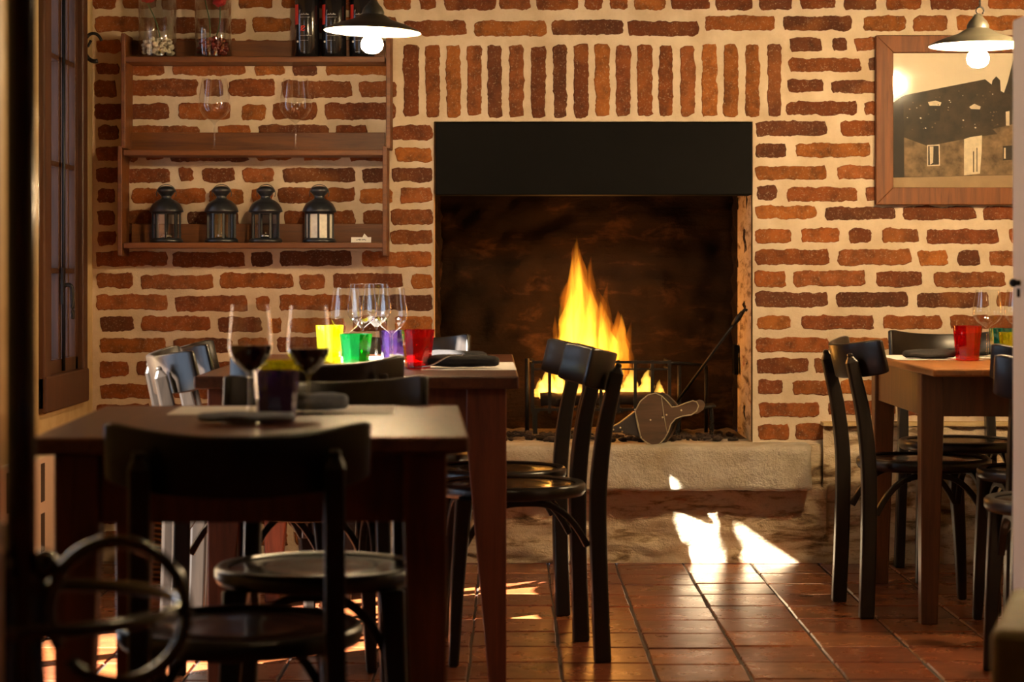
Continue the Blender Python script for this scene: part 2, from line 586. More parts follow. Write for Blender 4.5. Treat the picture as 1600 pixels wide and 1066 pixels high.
def brick(px0, px1, py0, py1, seed):
    x0, x1, z1, z0 = wx(px0), wx(px1), wz(py0), wz(py1)
    w, h = x1 - x0, z1 - z0
    if w < 0.02 or h < 0.015: return
    st = 0.008
    pts = []
    r = 0.006
    def side(ax, ay, bx, bz):
        L = math.hypot(bx - ax, bz - ay)
        n = max(2, int(L / st))
        return [(ax + (bx - ax) * i / n, ay + (bz - ay) * i / n) for i in range(n)]
    pts += side(x0 + r, z0, x1 - r, z0) + side(x1, z0 + r, x1, z1 - r) + side(x1 - r, z1, x0 + r, z1) + side(x0, z1 - r, x0, z0 + r)
    cx, cz = (x0 + x1) / 2, (z0 + z1) / 2
    out, inn = [], []
    for (x, z) in pts:
        q = Vector((x * 22, z * 22, seed * 1.37))
        q2 = Vector((x * 90, z * 90, seed * 0.71))
        dx = 0.0055 * noise.noise(q) + 0.0042 * noise.noise(q2)
        dz = 0.0055 * noise.noise(q + Vector((9, 4, 2))) + 0.0042 * noise.noise(q2 + Vector((5, 1, 7)))
        px, pz = x + dx, z + dz
        out.append((px, WY + 0.002, pz))
        k = Vector((cx - px, cz - pz))
        sx = 0.004 if px < cx - w * 0.3 else (-0.004 if px > cx + w * 0.3 else 0)
        sz = 0.003 if pz < cz else -0.003
        inn.append((px + sx, WY - 0.004, pz + sz))
    n = len(out)
    vs = out + inn + [(cx - w * 0.35, WY - 0.0045, cz), (cx + w * 0.35, WY - 0.0045, cz)]
    base = random.choice([(0.29, 0.085, 0.018), (0.24, 0.068, 0.016), (0.18, 0.050, 0.015), (0.34, 0.112, 0.022), (0.27, 0.085, 0.024), (0.12, 0.038, 0.015)])
    k = random.uniform(0.75, 1.2)
    c = tuple(v * k for v in base)
    fs = [(i, (i + 1) % n, n + (i + 1) % n, n + i) for i in range(n)]
    if w < h:
        fs.append(tuple(range(n, 2 * n)))
        vs = vs[:2 * n]
    else:
        fs.append(tuple(range(n, 2 * n)))
        vs = vs[:2 * n]
    mb.add(vs, fs, 1)
    mb.col += [c] * len(fs)


ROWS = [
    # whole width, row by row: (top, bottom, [(left, right), ...])
    (-8, 15, [(145, 181), (191, 244), (252, 360), (371, 426), (440, 520), (530, 590), (600, 644), (655, 681), (693, 775), (780, 829), (838, 904),
              (913, 942), (952, 982), (990, 1040), (1047, 1110), (1117, 1176), (1186, 1239), (1250, 1305), (1317, 1370), (1384, 1440), (1452, 1530), (1543, 1650)]),
    (27, 51, [(148, 262), (270, 385), (394, 455), (465, 560), (570, 620)]),
    (31, 55, [(630, 729), (741, 853), (862, 974), (981, 1092)]),
    (25, 49, [(1101, 1212), (1224, 1332), (1349, 1415), (1426, 1481), (1494, 1600)]),
    (62, 84, [(150, 190), (200, 255), (263, 370), (380, 480), (490, 600)]),
    (100, 118, [(150, 188), (195, 258), (269, 384), (397, 445), (457, 496), (508, 611)]),
    (125, 152, [(148, 183), (199, 309), (318, 348), (357, 431), (441, 551), (561, 620)]),
    (161, 187, [(148, 264), (278, 360), (377, 416), (426, 496), (508, 618)]),
    (195, 218, [(152, 186), (199, 313), (339, 392), (403, 514), (524, 575), (612, 676)]),
    (229, 252, [(150, 215), (225, 255), (265, 390), (400, 455), (473, 534), (545, 606), (616, 676)]),
    (262, 285, [(150, 266), (280, 303), (314, 368), (379, 428), (441, 555), (565, 603), (612, 676)]),
    (294, 318, [(152, 180), (205, 321), (327, 381), (392, 426), (434, 555), (562, 614), (625, 676)]),
    (328, 352, [(152, 181), (199, 238), (292, 372), (443, 555), (567, 602), (610, 676)]),
    (361, 383, [(152, 182), (200, 300), (310, 420), (430, 540), (550, 600), (609, 676)]),
    (393, 417, [(149, 262), (269, 382), (392, 426), (438, 550), (564, 676)]),
    (428, 452, [(151, 208), (218, 334), (343, 458), (467, 507), (520, 630), (643, 676)]),
    (461, 486, [(149, 263), (273, 387), (400, 422), (436, 550), (560, 676)]),
    (495, 519, [(156, 210), (220, 329), (340, 410), (420, 440), (453, 540), (550, 606), (616, 676)]),
    (529, 552, [(156, 259), (270, 362), (373, 420), (432, 545), (555, 676)]),
    (564, 588, [(154, 202), (213, 259), (270, 380), (390, 500), (510, 620), (630, 676)]),
    (599, 622, [(156, 261), (270, 390), (400, 460), (470, 580), (590, 676)]),
    (631, 655, [(150, 235), (245, 360), (372, 480), (490, 540), (550, 676)]),
    (664, 687, [(150, 200), (210, 320), (330, 440), (450, 560), (570, 676)]),
    (697, 720, [(150, 255), (265, 380), (390, 450), (460, 575), (585, 690)]),
    (730, 753, [(150, 200), (210, 320), (330, 440), (450, 560), (570, 690)]),
    (763, 787, [(150, 255), (265, 380), (390, 450), (460, 575), (585, 690)]),
    (797, 820, [(150, 200), (210, 320), (330, 440), (450, 560), (570, 690)]),
    (830, 853, [(150, 255), (265, 380), (390, 450), (460, 575), (585, 690)]),
    # right of the fireplace
    (58, 80, [(1234, 1285), (1299, 1324), (1335, 1420), (1430, 1540), (1552, 1660)]),
    (90, 112, [(1231, 1346), (1357, 1460), (1470, 1580), (1590, 1690)]),
    (124, 145, [(1229, 1287), (1298, 1400), (1412, 1520), (1530, 1640)]),
    (157, 179, [(1228, 1341), (1350, 1450), (1460, 1570), (1580, 1690)]),
    (190, 214, [(1180, 1292), (1314, 1420), (1430, 1540), (1552, 1660)]),
    (224, 247, [(1180, 1229), (1242, 1360), (1371, 1480), (1490, 1600)]),
    (258, 280, [(1180, 1291), (1308, 1420), (1430, 1540), (1552, 1660)]),
    (291, 314, [(1182, 1214), (1230, 1340), (1352, 1460), (1470, 1580), (1590, 1700)]),
    (323, 344, [(1180, 1276), (1289, 1399), (1411, 1525), (1535, 1640)]),
    (357, 380, [(1180, 1238), (1251, 1312), (1327, 1363), (1377, 1436), (1447, 1561), (1577, 1690)]),
    (390, 415, [(1179, 1296), (1309, 1424), (1434, 1482), (1496, 1531), (1545, 1660)]),
    (423, 448, [(1179, 1228), (1238, 1352), (1368, 1441), (1458, 1572), (1585, 1690)]),
    (457, 481, [(1180, 1294), (1306, 1419), (1432, 1545), (1556, 1660)]),
    (493, 515, [(1183, 1236), (1252, 1365), (1379, 1472), (1484, 1590), (1600, 1700)]),
    (527, 549, [(1181, 1296), (1310, 1390), (1400, 1500), (1512, 1620)]),
    (559, 583, [(1181, 1263), (1272, 1390), (1402, 1470), (1480, 1600)]),
    (593, 616, [(1183, 1224), (1238, 1300), (1312, 1420), (1432, 1540), (1550, 1660)]),
    (627, 650, [(1185, 1280), (1292, 1400), (1412, 1520), (1530, 1640)]),
    (662, 687, [(1185, 1234), (1241, 1320)]),
]
sd_ = 0
for (t0, b0, lst) in ROWS:
    for (a, b) in lst:
        sd_ += 1
        d = random.uniform(-1.5, 1.5)
        brick(a, b, t0 + d, b0 + d, sd_)
for (a, b) in [(630, 655), (664, 688), (697, 720), (729, 753), (761, 785), (795, 819), (829, 853), (864, 886), (896, 920), (929, 953), (962, 986),
               (995, 1020), (1029, 1052), (1063, 1086), (1096, 1121), (1130, 1154), (1164, 1187), (1199, 1221)]:
    sd_ += 1
    brick(a, b, 70 + random.uniform(-2, 2), 183 + random.uniform(-2, 2), sd_)
for k in range(22):                                # beyond the right edge of the photo
    off = 55 * (k % 2)
    for q in range(4):
        sd_ += 1
        if 1715 + off + q * 122 < 1900:
            brick(1705 + off + q * 122, 1815 + off + q * 122, 25 + k * 33, 48 + k * 33, sd_)
struct(mb.build('wall_back', [M['mortar'], M['brick']]), 'brick wall with thick pale mortar joints around the fireplace')

# floor: terracotta tiles, slightly uneven, over dark grout
mb = MB()
mb.box(XL - 0.3, XR, YB, WY + 0.1, -0.05, -0.004)
mb.col = [(0.1, 0.05, 0.03)] * len(mb.f)
TP = 0.2385
x_ = 0.609 - 10 * TP
ci = 0
while x_ < XR:
    off = random.choice([0, 0, 0.02, -0.015, 0.012])
    y_ = 7.045 - 24 * TP + off
    while y_ < WY:
        if y_ > 1.2 and x_ + TP > XL:
            g = 0.0034
            j = [random.uniform(-0.0022, 0.0022) for _ in range(8)]
            xa, xb, ya, yb = max(x_ + g, XL), x_ + TP - g, y_ + g * 1.7, min(y_ + TP - g * 1.7, WY - 0.002)
            if xb - xa > 0.01 and yb - ya > 0.01:
                z = random.uniform(-0.001, 0.001)
                q = [(xa + j[0], ya + j[1]), (xb + j[2], ya + j[3]), (xb + j[4], yb + j[5]), (xa + j[6], yb + j[7])]
                cx_, cy_ = (xa + xb) / 2, (ya + yb) / 2
                tl = (random.uniform(-0.004, 0.004), random.uniform(-0.004, 0.004))
                low = [(x, y, -0.012) for x, y in q]
                e = [(x, y, z - 0.004) for x, y in q]
                tp = [(cx_ + (x - cx_) * 0.972, cy_ + (y - cy_) * 0.972, z + tl[0] * (x - cx_) + tl[1] * (y - cy_)) for x, y in q]
                fs = [(i, (i + 1) % 4, 4 + (i + 1) % 4, 4 + i) for i in range(4)] + [(4 + i, 4 + (i + 1) % 4, 8 + (i + 1) % 4, 8 + i) for i in range(4)] + [(8, 9, 10, 11)]
                mb.add(low + e + tp, fs, 1)
                base = random.choice([(0.23, 0.062, 0.020), (0.19, 0.050, 0.018), (0.26, 0.080, 0.026), (0.16, 0.044, 0.018), (0.21, 0.070, 0.026)])
                mb.col += [base] * len(fs)
        y_ += TP
    x_ += TP
struct(mb.build('floor', [M['grout'], M['tile']]), 'polished terracotta tile floor')

mb = MB(); mb.box(XL - 0.4, XR + 0.1, YB, YT, ZC, ZC + 0.1)
struct(mb.build('ceiling', M['ceiling']))
mb = MB(); mb.box(XR, XR + 0.15, YB, YT, 0, ZC)
struct(mb.build('wall_right', M['plaster']))
mb = MB(); mb.box(XL - 0.4, XR + 0.1, YB - 0.15, YB, 0, ZC)
struct(mb.build('wall_front', M['dark_beam']))

# left wall with a small far window and a glazed door nearer the camera (outside the frame)
W1 = (6.80, 7.36, 0.68, 2.08)            # y0, y1, z0, z1
D1 = (4.72, 6.05, 0.02, 1.972)
TH = 0.34
mb = MB()
def lw(y0, y1, z0, z1): mb.box(XL - TH, XL, y0, y1, z0, z1)
lw(YB, D1[0], 0, ZC); lw(D1[0], D1[1], D1[3], ZC); lw(D1[1], 6.16, 0, ZC)
mb.box(XL - 0.09, XL, 6.16, W1[0], 0, ZC)
lw(W1[0], W1[1], 0, W1[2]); lw(W1[0], W1[1], W1[3], ZC); lw(W1[1], WY + 0.12, 0, ZC)
lw(D1[0], D1[1], -0.05, 0.0)
struct(mb.build('wall_left', M['plaster']), 'yellowish plaster side wall with a small window')


def window(name, y0, y1, z0, z1, ny, nz, mat, depth=0.045, bars=0.018, rail=0.06, glass=True, extra=()):
    """casement whose inner face is on the left wall"""
    r = thing(name, None, None, (XL, (y0 + y1) / 2, z0))
    r['kind'] = 'structure'
    yo = (y0 + y1) / 2
    a = MB()
    a.box(-0.07, 0.02, y0 - yo - 0.07, y0 - yo + 0.015, -0.09, z1 - z0 + 0.07)
    a.box(-0.07, 0.02, y1 - yo - 0.015, y1 - yo + 0.055, -0.09, z1 - z0 + 0.07)
    a.box(-0.07, 0.02, y0 - yo - 0.07, y1 - yo + 0.055, z1 - z0 - 0.015, z1 - z0 + 0.07)
    a.box(-0.07, 0.025, y0 - yo - 0.07, y1 - yo + 0.055, -0.10, 0.015)
    a.build('window_frame', mat, r, bevel=0.006)
    s = MB()
    s.box(-depth, 0.0, y0 - yo + 0.015, y0 - yo + 0.015 + rail * 0.7, 0, z1 - z0)
    s.box(-depth, 0.0, y1 - yo - 0.015 - rail * 0.7, y1 - yo - 0.015, 0, z1 - z0)
    s.box(-depth, 0.0, y0 - yo, y1 - yo, 0, rail)
    s.box(-depth, 0.0, y0 - yo, y1 - yo, z1 - z0 - rail, z1 - z0)
    for i in range(1, ny):
        yy = y0 - yo + (y1 - y0) * i / ny
        bw = bars if i * 2 != ny else bars * 2
        s.box(-depth, -0.006, yy - bw / 2, yy + bw / 2, 0, z1 - z0)
    for i in range(1, nz):
        zz = (z1 - z0) * i / nz
        s.box(-depth, -0.006, y0 - yo, y1 - yo, zz - bars / 2, zz + bars / 2)
    for (ya, yb_, za, zb) in extra:
        s.box(-depth, -0.006, ya - yo, yb_ - yo, za - z0, zb - z0)
    s.build('sash', mat, r, bevel=0.003)
    if glass:
        g = MB(); g.add([(-0.022, y0 - yo, 0), (-0.022, y1 - yo, 0), (-0.022, y1 - yo, z1 - z0), (-0.022, y0 - yo, z1 - z0)], [(0, 1, 2, 3)])
        g.build('pane', M['pane'], r)
    return r


gw = MB(); gw.box(-2.75, -2.55, 5.88, 6.60, 0, 2.95); struct(gw.build('wall_sun_blocker', M['reveal']), 'added unseen pier outside, blocking sun from the side window')  # unseen pier, added to keep direct sun off the shelf
w1 = window('window_1', *W1, 4, 4, M['window_wood'])
w1['label'] = 'dark wooden multi-pane window in the side wall'
b = MB(); b.tube(smooth_path([(0.005, 0.0, 0.30), (0.03, 0.0, 0.30), (0.035, 0.0, 0.25), (0.035, 0.0, 0.19)]), 0.007)
b.box(0.0, 0.008, -0.018, 0.018, 0.24, 0.36)
b.tube([(0.006, 0.0, 0.02), (0.006, 0.0, 1.35)], 0.006)
b.build('window_latch', M['iron'], w1)
b = MB(); b.box(XL - TH - 0.02, XL - TH - 0.001, W1[0] - 0.3, W1[0] - 0.02, W1[2] - 0.1, W1[3])
# outer lining of the window reveal, reddish render
b = MB()
b.box(XL - TH, XL - 0.075, W1[1] - 0.012, W1[1] - 0.001, W1[2], W1[3])
struct(b.build('trim_1', M['reveal']), 'reddish rendered window reveal')
d1 = window('door_1', *D1, 2, 1, M['window_wood'], glass=False, extra=((5.815, 5.855, 0.02, 1.96), (4.73, 6.04, 1.23, 1.46)), rail=0.10, bars=0.035)

# ------------------------------------------------------------------ fireplace
def rough_panel(name, fn, nu, nv, amp, mat, sc=9.0):
    b = MB()
    vs, fs = [], []
    for i in range(nu + 1):
        for j in range(nv + 1):
            p, nrm = fn(i / nu, j / nv)
            p = Vector(p)
            edge = min(1.0, min(i, nu - i) / 1.0, min(j, nv - j) / 1.0)
            d = noise.fractal(Vector((p.x * sc, p.y * sc, p.z * sc * 1.8)), 1.0, 2.0, 4) * amp
            vs.append(p + Vector(nrm) * (d * edge))
    for i in range(nu):
        for j in range(nv):
            fs.append((i * (nv + 1) + j, (i + 1) * (nv + 1) + j, (i + 1) * (nv + 1) + j + 1, i * (nv + 1) + j + 1))
    b.add(vs, fs, 0, True)
    return b


FB = 8.30
fp = thing('wall_fireplace', None, None, ((OX0 + OX1) / 2, WY, 0)); fp['kind'] = 'structure'
fp['label'] = 'sooty masonry firebox inside the brick wall'
ox = (OX0 + OX1) / 2
def loc(o):
    o.parent = fp; o.location = (-ox, -WY, 0); return o
loc(rough_panel('b', lambda u, v: ((OX0 - 0.02 + u * (OX1 - OX0 + 0.04), FB, 0.3 + v * 1.7), (0, -1, 0)), 46, 56, 0.035, None).build('firebox_back', M['soot']))
loc(rough_panel('b', lambda u, v: ((OX0 - 0.004, WY + 0.12 + u * (FB - WY - 0.10), 0.3 + v * 1.7), (1, 0, 0)), 26, 56, 0.022, None).build('firebox_side', M['soot']))
loc(rough_panel('b', lambda u, v: ((OX1 + 0.004, WY + 0.12 + u * (FB - WY - 0.10), 0.3 + v * 1.7), (-1, 0, 0)), 26, 56, 0.022, None).build('firebox_side', M['soot']))
b = MB(); b.box(OX0 - 0.1, OX1 + 0.1, WY + 0.1, FB + 0.1, 2.0, 2.05); loc(b.build('flue_top', M['soot']))
# worn masonry strip on the right jamb
loc(rough_panel('b', lambda u, v: ((OX1 - 0.006, WY - 0.004 + u * 0.45, OZ0 + v * (OZ1 - OZ0)), (-1, 0, 0)), 16, 50, 0.007, None, 14).build('jamb', M['rubble']))

hood = MB(); hood.box(wx(680), wx(1175), WY - 0.012, WY + 0.10, wz(305), wz(192))
tag(hood.build('fireplace_hood', M['black_steel'], bevel=0.004), 'flat black metal hood panel across the top of the fireplace opening', 'fireplace hood')

# hearth: stone slab on a rubble base
SY = 7.43
b = MB()
def slab():
    x0, x1, z0, z1 = -0.40, 1.045, 0.267, 0.424
    nx, nz = 110, 16
    vs, fs = [], []
    prof = [(WY + 0.14, z1)] + [(SY + 0.02, z1 - 0.001)] + [(SY + 0.006, z1 - 0.008)] + [(SY, z1 - 0.022 - (z1 - z0 - 0.03) * k / 12) for k in range(13)] + [(SY + 0.012, z0), (WY, z0)]
    for i in range(nx + 1):
        x = x0 + (x1 - x0) * i / nx
        for (y, z) in prof:
            d = noise.fractal(Vector((x * 16, y * 16, z * 16)), 1, 2, 4) * 0.007 if y < SY + 0.05 else 0
            e = noise.noise(Vector((z * 12, y * 9, 3))) * 0.012 if i == nx else 0
            vs.append((x + e, y + d, z + d * 0.4 if y < SY + 0.05 else z))
    k = len(prof)
    for i in range(nx):
        for j in range(k - 1):
            fs.append((i * k + j, (i + 1) * k + j, (i + 1) * k + j + 1, i * k + j + 1))
    b.add(vs, fs, 0, True)
    b.f.append(list(range(nx * k, nx * k + k))); b.m.append(0); b.sm.append(False)
    b.f.append(list(range(k))[::-1]); b.m.append(0); b.sm.append(False)
slab()
tag(b.build('hearth_slab', M['stone']), 'long rough grey stone slab forming the raised hearth', 'hearth', kind='structure')
b = rough_panel('b', lambda u, v: ((-0.45 + u * 1.56, 7.556 - 0.045 * v, v * 0.275), (0, -1, 0)), 120, 26, 0.016, None, 8)
struct(b.build('wall_hearth', M['rubble']), 'rubble masonry below the hearth slab')
mbp = rough_panel('b', lambda u, v: ((1.10 + u * 1.4, 7.535, v * 0.49), (0, -1, 0)), 90, 36, 0.03, None, 8)
mbp.box(1.10, 2.5, 7.525, WY, 0.485, 0.498, 1)
mbp.box(1.05, 1.10, 7.56, WY, 0.0, 0.42, 0)
struct(mbp.build('trim_2', [M['rubble'], M['plaster']]), 'low rubble plinth with a pale ledge behind the right-hand table')
# hearth floor inside the firebox
b = rough_panel('b', lambda u, v: ((OX0 + u * (OX1 - OX0), WY + 0.02 + v * (FB - WY), 0.420), (0, 0, 1)), 50, 36, 0.02, None, 12)
loc(b.build('firebox_floor', M['ash']))

# cinders on the hearth
b = MB()
rc = random.Random(3)
for k in range(150):
    x = rc.uniform(-0.05, 0.62) if k < 110 else rc.uniform(0.55, 0.82)
    y = rc.uniform(7.58, 7.95)
    r = rc.uniform(0.004, 0.016)
    b.ball((x, y, 0.426 + r * 0.5), r, 8, 0, (rc.uniform(0.7, 1.8), 1, 0.7), 0.6, k)
for k in range(16):
    x = rc.uniform(-0.05, 0.35); y = rc.uniform(7.62, 7.8); a = rc.uniform(0, PI)
    L = rc.uniform(0.03, 0.08)
    b.tube([(x - L * math.cos(a), y - L * math.sin(a) * 0.5, 0.436), (x, y, 0.444 + rc.uniform(0, 0.012)), (x + L * math.cos(a), y + L * math.sin(a) * 0.5, 0.434)], 0.003, 5)
tag(b.build('cinders', M['charred']), 'scattered black cinders and twigs on the hearth in front of the fire', 'cinders', kind='stuff')

# fire basket
GX0, GX1, GY0, GY1 = at(832, 600, 7.92).x, at(1046, 600, 7.92).x, 7.92, 8.16
gz = lambda py: H - (py - CY) * 7.92 / F
g = thing('fire_basket', 'black wrought iron fire basket holding the burning logs', 'fire basket', ((GX0 + GX1) / 2, (GY0 + GY1) / 2, 0.43))
go = g.location
L_ = lambda x, y, z: (x - go.x, y - go.y, z - go.z)
b = MB()
for zz, rr in ((gz(566), 0.006), (gz(577), 0.004), (gz(640), 0.006)):
    b.bar([L_(GX0, GY0, zz), L_(GX1, GY0, zz)], 0.010, 0.010 if rr > .005 else 0.006)
    b.bar([L_(GX0, GY0, zz), L_(GX0, GY1, zz)], 0.010, 0.010)
    b.bar([L_(GX1, GY0, zz), L_(GX1, GY1, zz)], 0.010, 0.010)
b.build('rail', M['iron'], g)
for k in range(9):
    x = GX0 + (GX1 - GX0) * k / 8
    b = MB(); b.bar([L_(x, GY0, gz(646)), L_(x, GY0, gz(563))], 0.012, 0.012, up=(0, 1, 0)); b.build('upright', M['iron'], g)
b = MB()
for k in range(7):
    x = GX0 + 0.02 + (GX1 - GX0 - 0.04) * k / 6
    b.bar([L_(x, GY0, gz(643)), L_(x, GY1, gz(643))], 0.012, 0.012)
b.build('floor_grate', M['iron'], g)
for x in (GX0 + 0.01, GX1 - 0.01):
    for y in (GY0 + 0.01, GY1 - 0.01):
        b = MB(); b.bar([L_(x, y, 0.428), L_(x, y, gz(640))], 0.016, 0.016, up=(0, 1, 0)); b.build('leg', M['iron'], g)
# iron side wings with dark outer panel
b = MB()
b.tube([L_(GX0 - 0.02, GY0 - 0.02, 0.43), L_(GX0 - 0.02, GY0 - 0.02, gz(560))], 0.008)
b.tube([L_(GX0 - 0.02, GY0 - 0.02, gz(566)), L_(GX0, GY0, gz(566))], 0.006)
b.build('side_stand', M['iron'], g)
b = MB()
b.tube([L_(GX1 + 0.14, GY0 + 0.05, 0.43), L_(GX1 + 0.14, GY0 + 0.05, gz(572))], 0.007)
b.tube([L_(GX1 + 0.04, GY0 + 0.05, 0.43), L_(GX1 + 0.04, GY0 + 0.05, gz(572))], 0.007)
b.tube([L_(GX1, GY0, gz(568)), L_(GX1 + 0.04, GY0 + 0.05, gz(568)), L_(GX1 + 0.14, GY0 + 0.05, gz(572))], 0.006)
b.build('side_stand', M['iron'], g)

# logs in the basket
def log(name_label, p0, p1, r, seed):
    p0, p1 = Vector(p0), Vector(p1)
    n = 14
    pts = [p0.lerp(p1, i / n) + Vector((0, 0, 0.006 * noise.noise(Vector((i * 0.7, seed, 0))))) for i in range(n + 1)]
    b = MB()
    o = p0.lerp(p1, 0.5)
    b.sweep([p - o for p in pts], lambda t: [((r * (1 + 0.18 * noise.noise(Vector((math.cos(2 * PI * q / 12) * 1.5, math.sin(2 * PI * q / 12) * 1.5, t * 6 + seed * 5))))) * math.cos(2 * PI * q / 12),
                                                        (r * (1 + 0.18 * noise.noise(Vector((math.cos(2 * PI * q / 12) * 1.5, math.sin(2 * PI * q / 12) * 1.5, t * 6 + seed * 5))))) * math.sin(2 * PI * q / 12)) for q in range(12)])
    tag(b.build('firewood_log', M['charred'], None, o), name_label, 'log', 'logs in the fire basket')
zl = gz(634)
log('long charred log lying across the front of the fire basket', (GX0 + 0.03, 7.97, zl + 0.02), (GX1 - 0.02, 7.97, zl + 0.025), 0.024, 1)
log('charred log lying behind the front log in the fire basket', (GX0 + 0.05, 8.06, zl + 0.025), (GX1 - 0.05, 8.08, zl + 0.025), 0.028, 2)
log('short charred log resting slanted on top of the other burning logs', (GX0 + 0.12, 8.00, zl + 0.075), (GX0 + 0.36, 8.05, zl + 0.085), 0.024, 3)

# the fire itself: tongues of glowing gas
M['flame_core'] = mat_flame('flame_core', (1.0, 0.37, 0.022), 26.0)
M['flame_outer'] = mat_flame('flame_outer', (1.0, 0.22, 0.010), 14.0, 0.40, 0.66)
M['flame_low'] = mat_flame('flame_low', (1.0, 0.48, 0.06), 60.0, 0.3, 0.55)
fire = thing('fire', 'bright orange and yellow flames rising from the fire basket', 'fire', (at(915, 560, 8.02).x, 8.03, gz(628)))
fo = fire.location


def flame(px, py_tip, py_base, wpx, dy, seed, mat, lean=0):
    k = 8.03 / F
    x0, z0, z1 = (px - CX) * k, H - (py_base - CY) * k, H - (py_tip - CY) * k
    r0 = wpx * k / 2
    n = 22
    b = MB()
    vs, fs = [], []
    sg = 12
    for i in range(n + 1):
        t = i / n
        rr = r0 * (1.0 - t) ** 0.75 * (0.72 + 0.9 * t * (1 - t) * 1.6) if t < 1 else 0.0006
        rr = max(rr, 0.0006)
        rr *= 1 + 0.28 * noise.noise(Vector((seed * 4.7, t * 7, 1)))
        cx_ = x0 - fo.x + lean * k * t ** 1.4 + r0 * 0.35 * t * noise.noise(Vector((seed * 9.1, t * 3.2, 5)))
        cy_ = dy + 0.02 * noise.noise(Vector((seed * 2.3, t * 3, 9)))
        for q in range(sg):
            a = 2 * PI * q / sg
            w = 1 + 0.22 * noise.noise(Vector((math.cos(a) * 2, math.sin(a) * 2 + seed, t * 5)))
            vs.append((cx_ + rr * w * math.cos(a), cy_ + min(rr, 0.05) * w * math.sin(a), z0 + (z1 - z0) * t - fo.z))
    for i in range(n):
        for q in range(sg):
            fs.append((i * sg + q, i * sg + (q + 1) % sg, (i + 1) * sg + (q + 1) % sg, (i + 1) * sg + q))
    fs.append(tuple(range(sg))[::-1]); fs.append(tuple(n * sg + q for q in range(sg)))
    b.add(vs, fs, 0, True)
    return b.build('flame_tongue', mat, fire)


for a in [
    (897, 366, 600, 46, 0.00, 1, 'flame_core', 4), (905, 395, 600, 66, 0.02, 2, 'flame_core', -4), (888, 405, 600, 40, -0.02, 3, 'flame_core', 4),
    (915, 425, 600, 62, 0.00, 4, 'flame_core', -3), (925, 445, 600, 52, 0.03, 5, 'flame_core', 0), (884, 470, 605, 46, 0.0, 6, 'flame_core', -4),
    (940, 480, 605, 60, 0.01, 7, 'flame_core', -3), (955, 500, 605, 46, -0.01, 8, 'flame_core', 12), (970, 490, 605, 36, 0.02, 9, 'flame_core', 2),
    (902, 372, 560, 74, 0.0, 10, 'flame_outer', -2), (924, 400, 560, 46, 0.01, 11, 'flame_outer', 0), (936, 452, 560, 60, 0.01, 12, 'flame_outer', 0),
    (872, 492, 590, 30, 0.0, 13, 'flame_outer', -6), (962, 485, 590, 60, 0.01, 14, 'flame_outer', 8), (868, 520, 612, 36, 0.01, 15, 'flame_core', 0),
    (918, 408, 600, 50, 0.02, 31, 'flame_outer', 4), (945, 440, 600, 44, 0.02, 32, 'flame_outer', 4), (938, 470, 600, 70, 0.03, 33, 'flame_core', 0), (895, 440, 605, 70, 0.03, 34, 'flame_core', 0),
    (978, 500, 600, 34, 0.0, 35, 'flame_outer', 6),
    (856, 575, 622, 40, -0.03, 16, 'flame_low', -4), (880, 560, 622, 46, -0.03, 17, 'flame_low', 0), (905, 565, 622, 44, -0.03, 18, 'flame_low', 2),
    (930, 555, 622, 46, -0.03, 19, 'flame_low', 0), (958, 570, 624, 40, -0.03, 20, 'flame_low', 2), (984, 572, 624, 36, -0.03, 21, 'flame_low', 2),
    (1008, 574, 624, 36, -0.03, 22, 'flame_low', 4), (1028, 592, 624, 22, -0.03, 23, 'flame_low', 2), (844, 590, 620, 26, -0.03, 24, 'flame_low', 0),
    (954, 628, 648, 12, -0.04, 25, 'flame_outer', 2), (990, 626, 647, 12, -0.04, 26, 'flame_outer', 2),
]:
    flame(a[0], a[1], a[2], a[3], a[4], a[5], M[a[6]], a[7])
for (x, z, e) in ((at(905, 500, 8.0).x, 0.92, FIRE_W * 0.6), (at(950, 600, 8.0).x, 0.66, FIRE_W * 0.4)):
    ld = bpy.data.lights.new('fire_light', 'POINT'); ld.energy = e; ld.color = (1.0, 0.38, 0.08); ld.shadow_soft_size = 0.07
    lo = bpy.data.objects.new('fire_light', ld); COL.objects.link(lo); lo.parent = fire; lo.location = Vector((x, 8.0, z)) - fo

# poker leaning on the right jamb
p0, p1 = at(1058, 628, 7.90), at(1160, 488, 7.70)
b = MB()
o = Vector((p0.x, p0.y, p0.z))
d = p1 - p0
b.tube([(0, 0, 0), d], 0.0055, 8)
b.tube([d * 0.86, d * 0.93, d], lambda t: 0.0075 + 0.004 * math.sin(t * PI), 8)
b.tube([d, d + Vector((0.008, -0.005, 0.010)), d + Vector((0.016, -0.008, 0.006))], 0.006, 8)
b.tube([(0, 0, 0), Vector((-0.02, 0.006, -0.22)) * 0.3 + Vector((0, 0, 0.0)), Vector((-0.065, 0.03, -0.10))], 0.005, 8)
tag(b.build('poker', M['iron'], None, o), 'long thin iron poker leaning against the right side of the fireplace', 'poker')
# dark plate standing in for a shaded hole in the right firebox wall
b = MB(); b.box(-0.008, 0.008, -0.04, 0.04, -0.055, 0.055)
tag(b.build('hole_plate', M['black_steel'], None, (OX1 - 0.022, 7.98, at(1130, 562, 7.98).z), bevel=0.003), 'small black plate standing in for a hole in the right inner fireplace wall', 'plate')

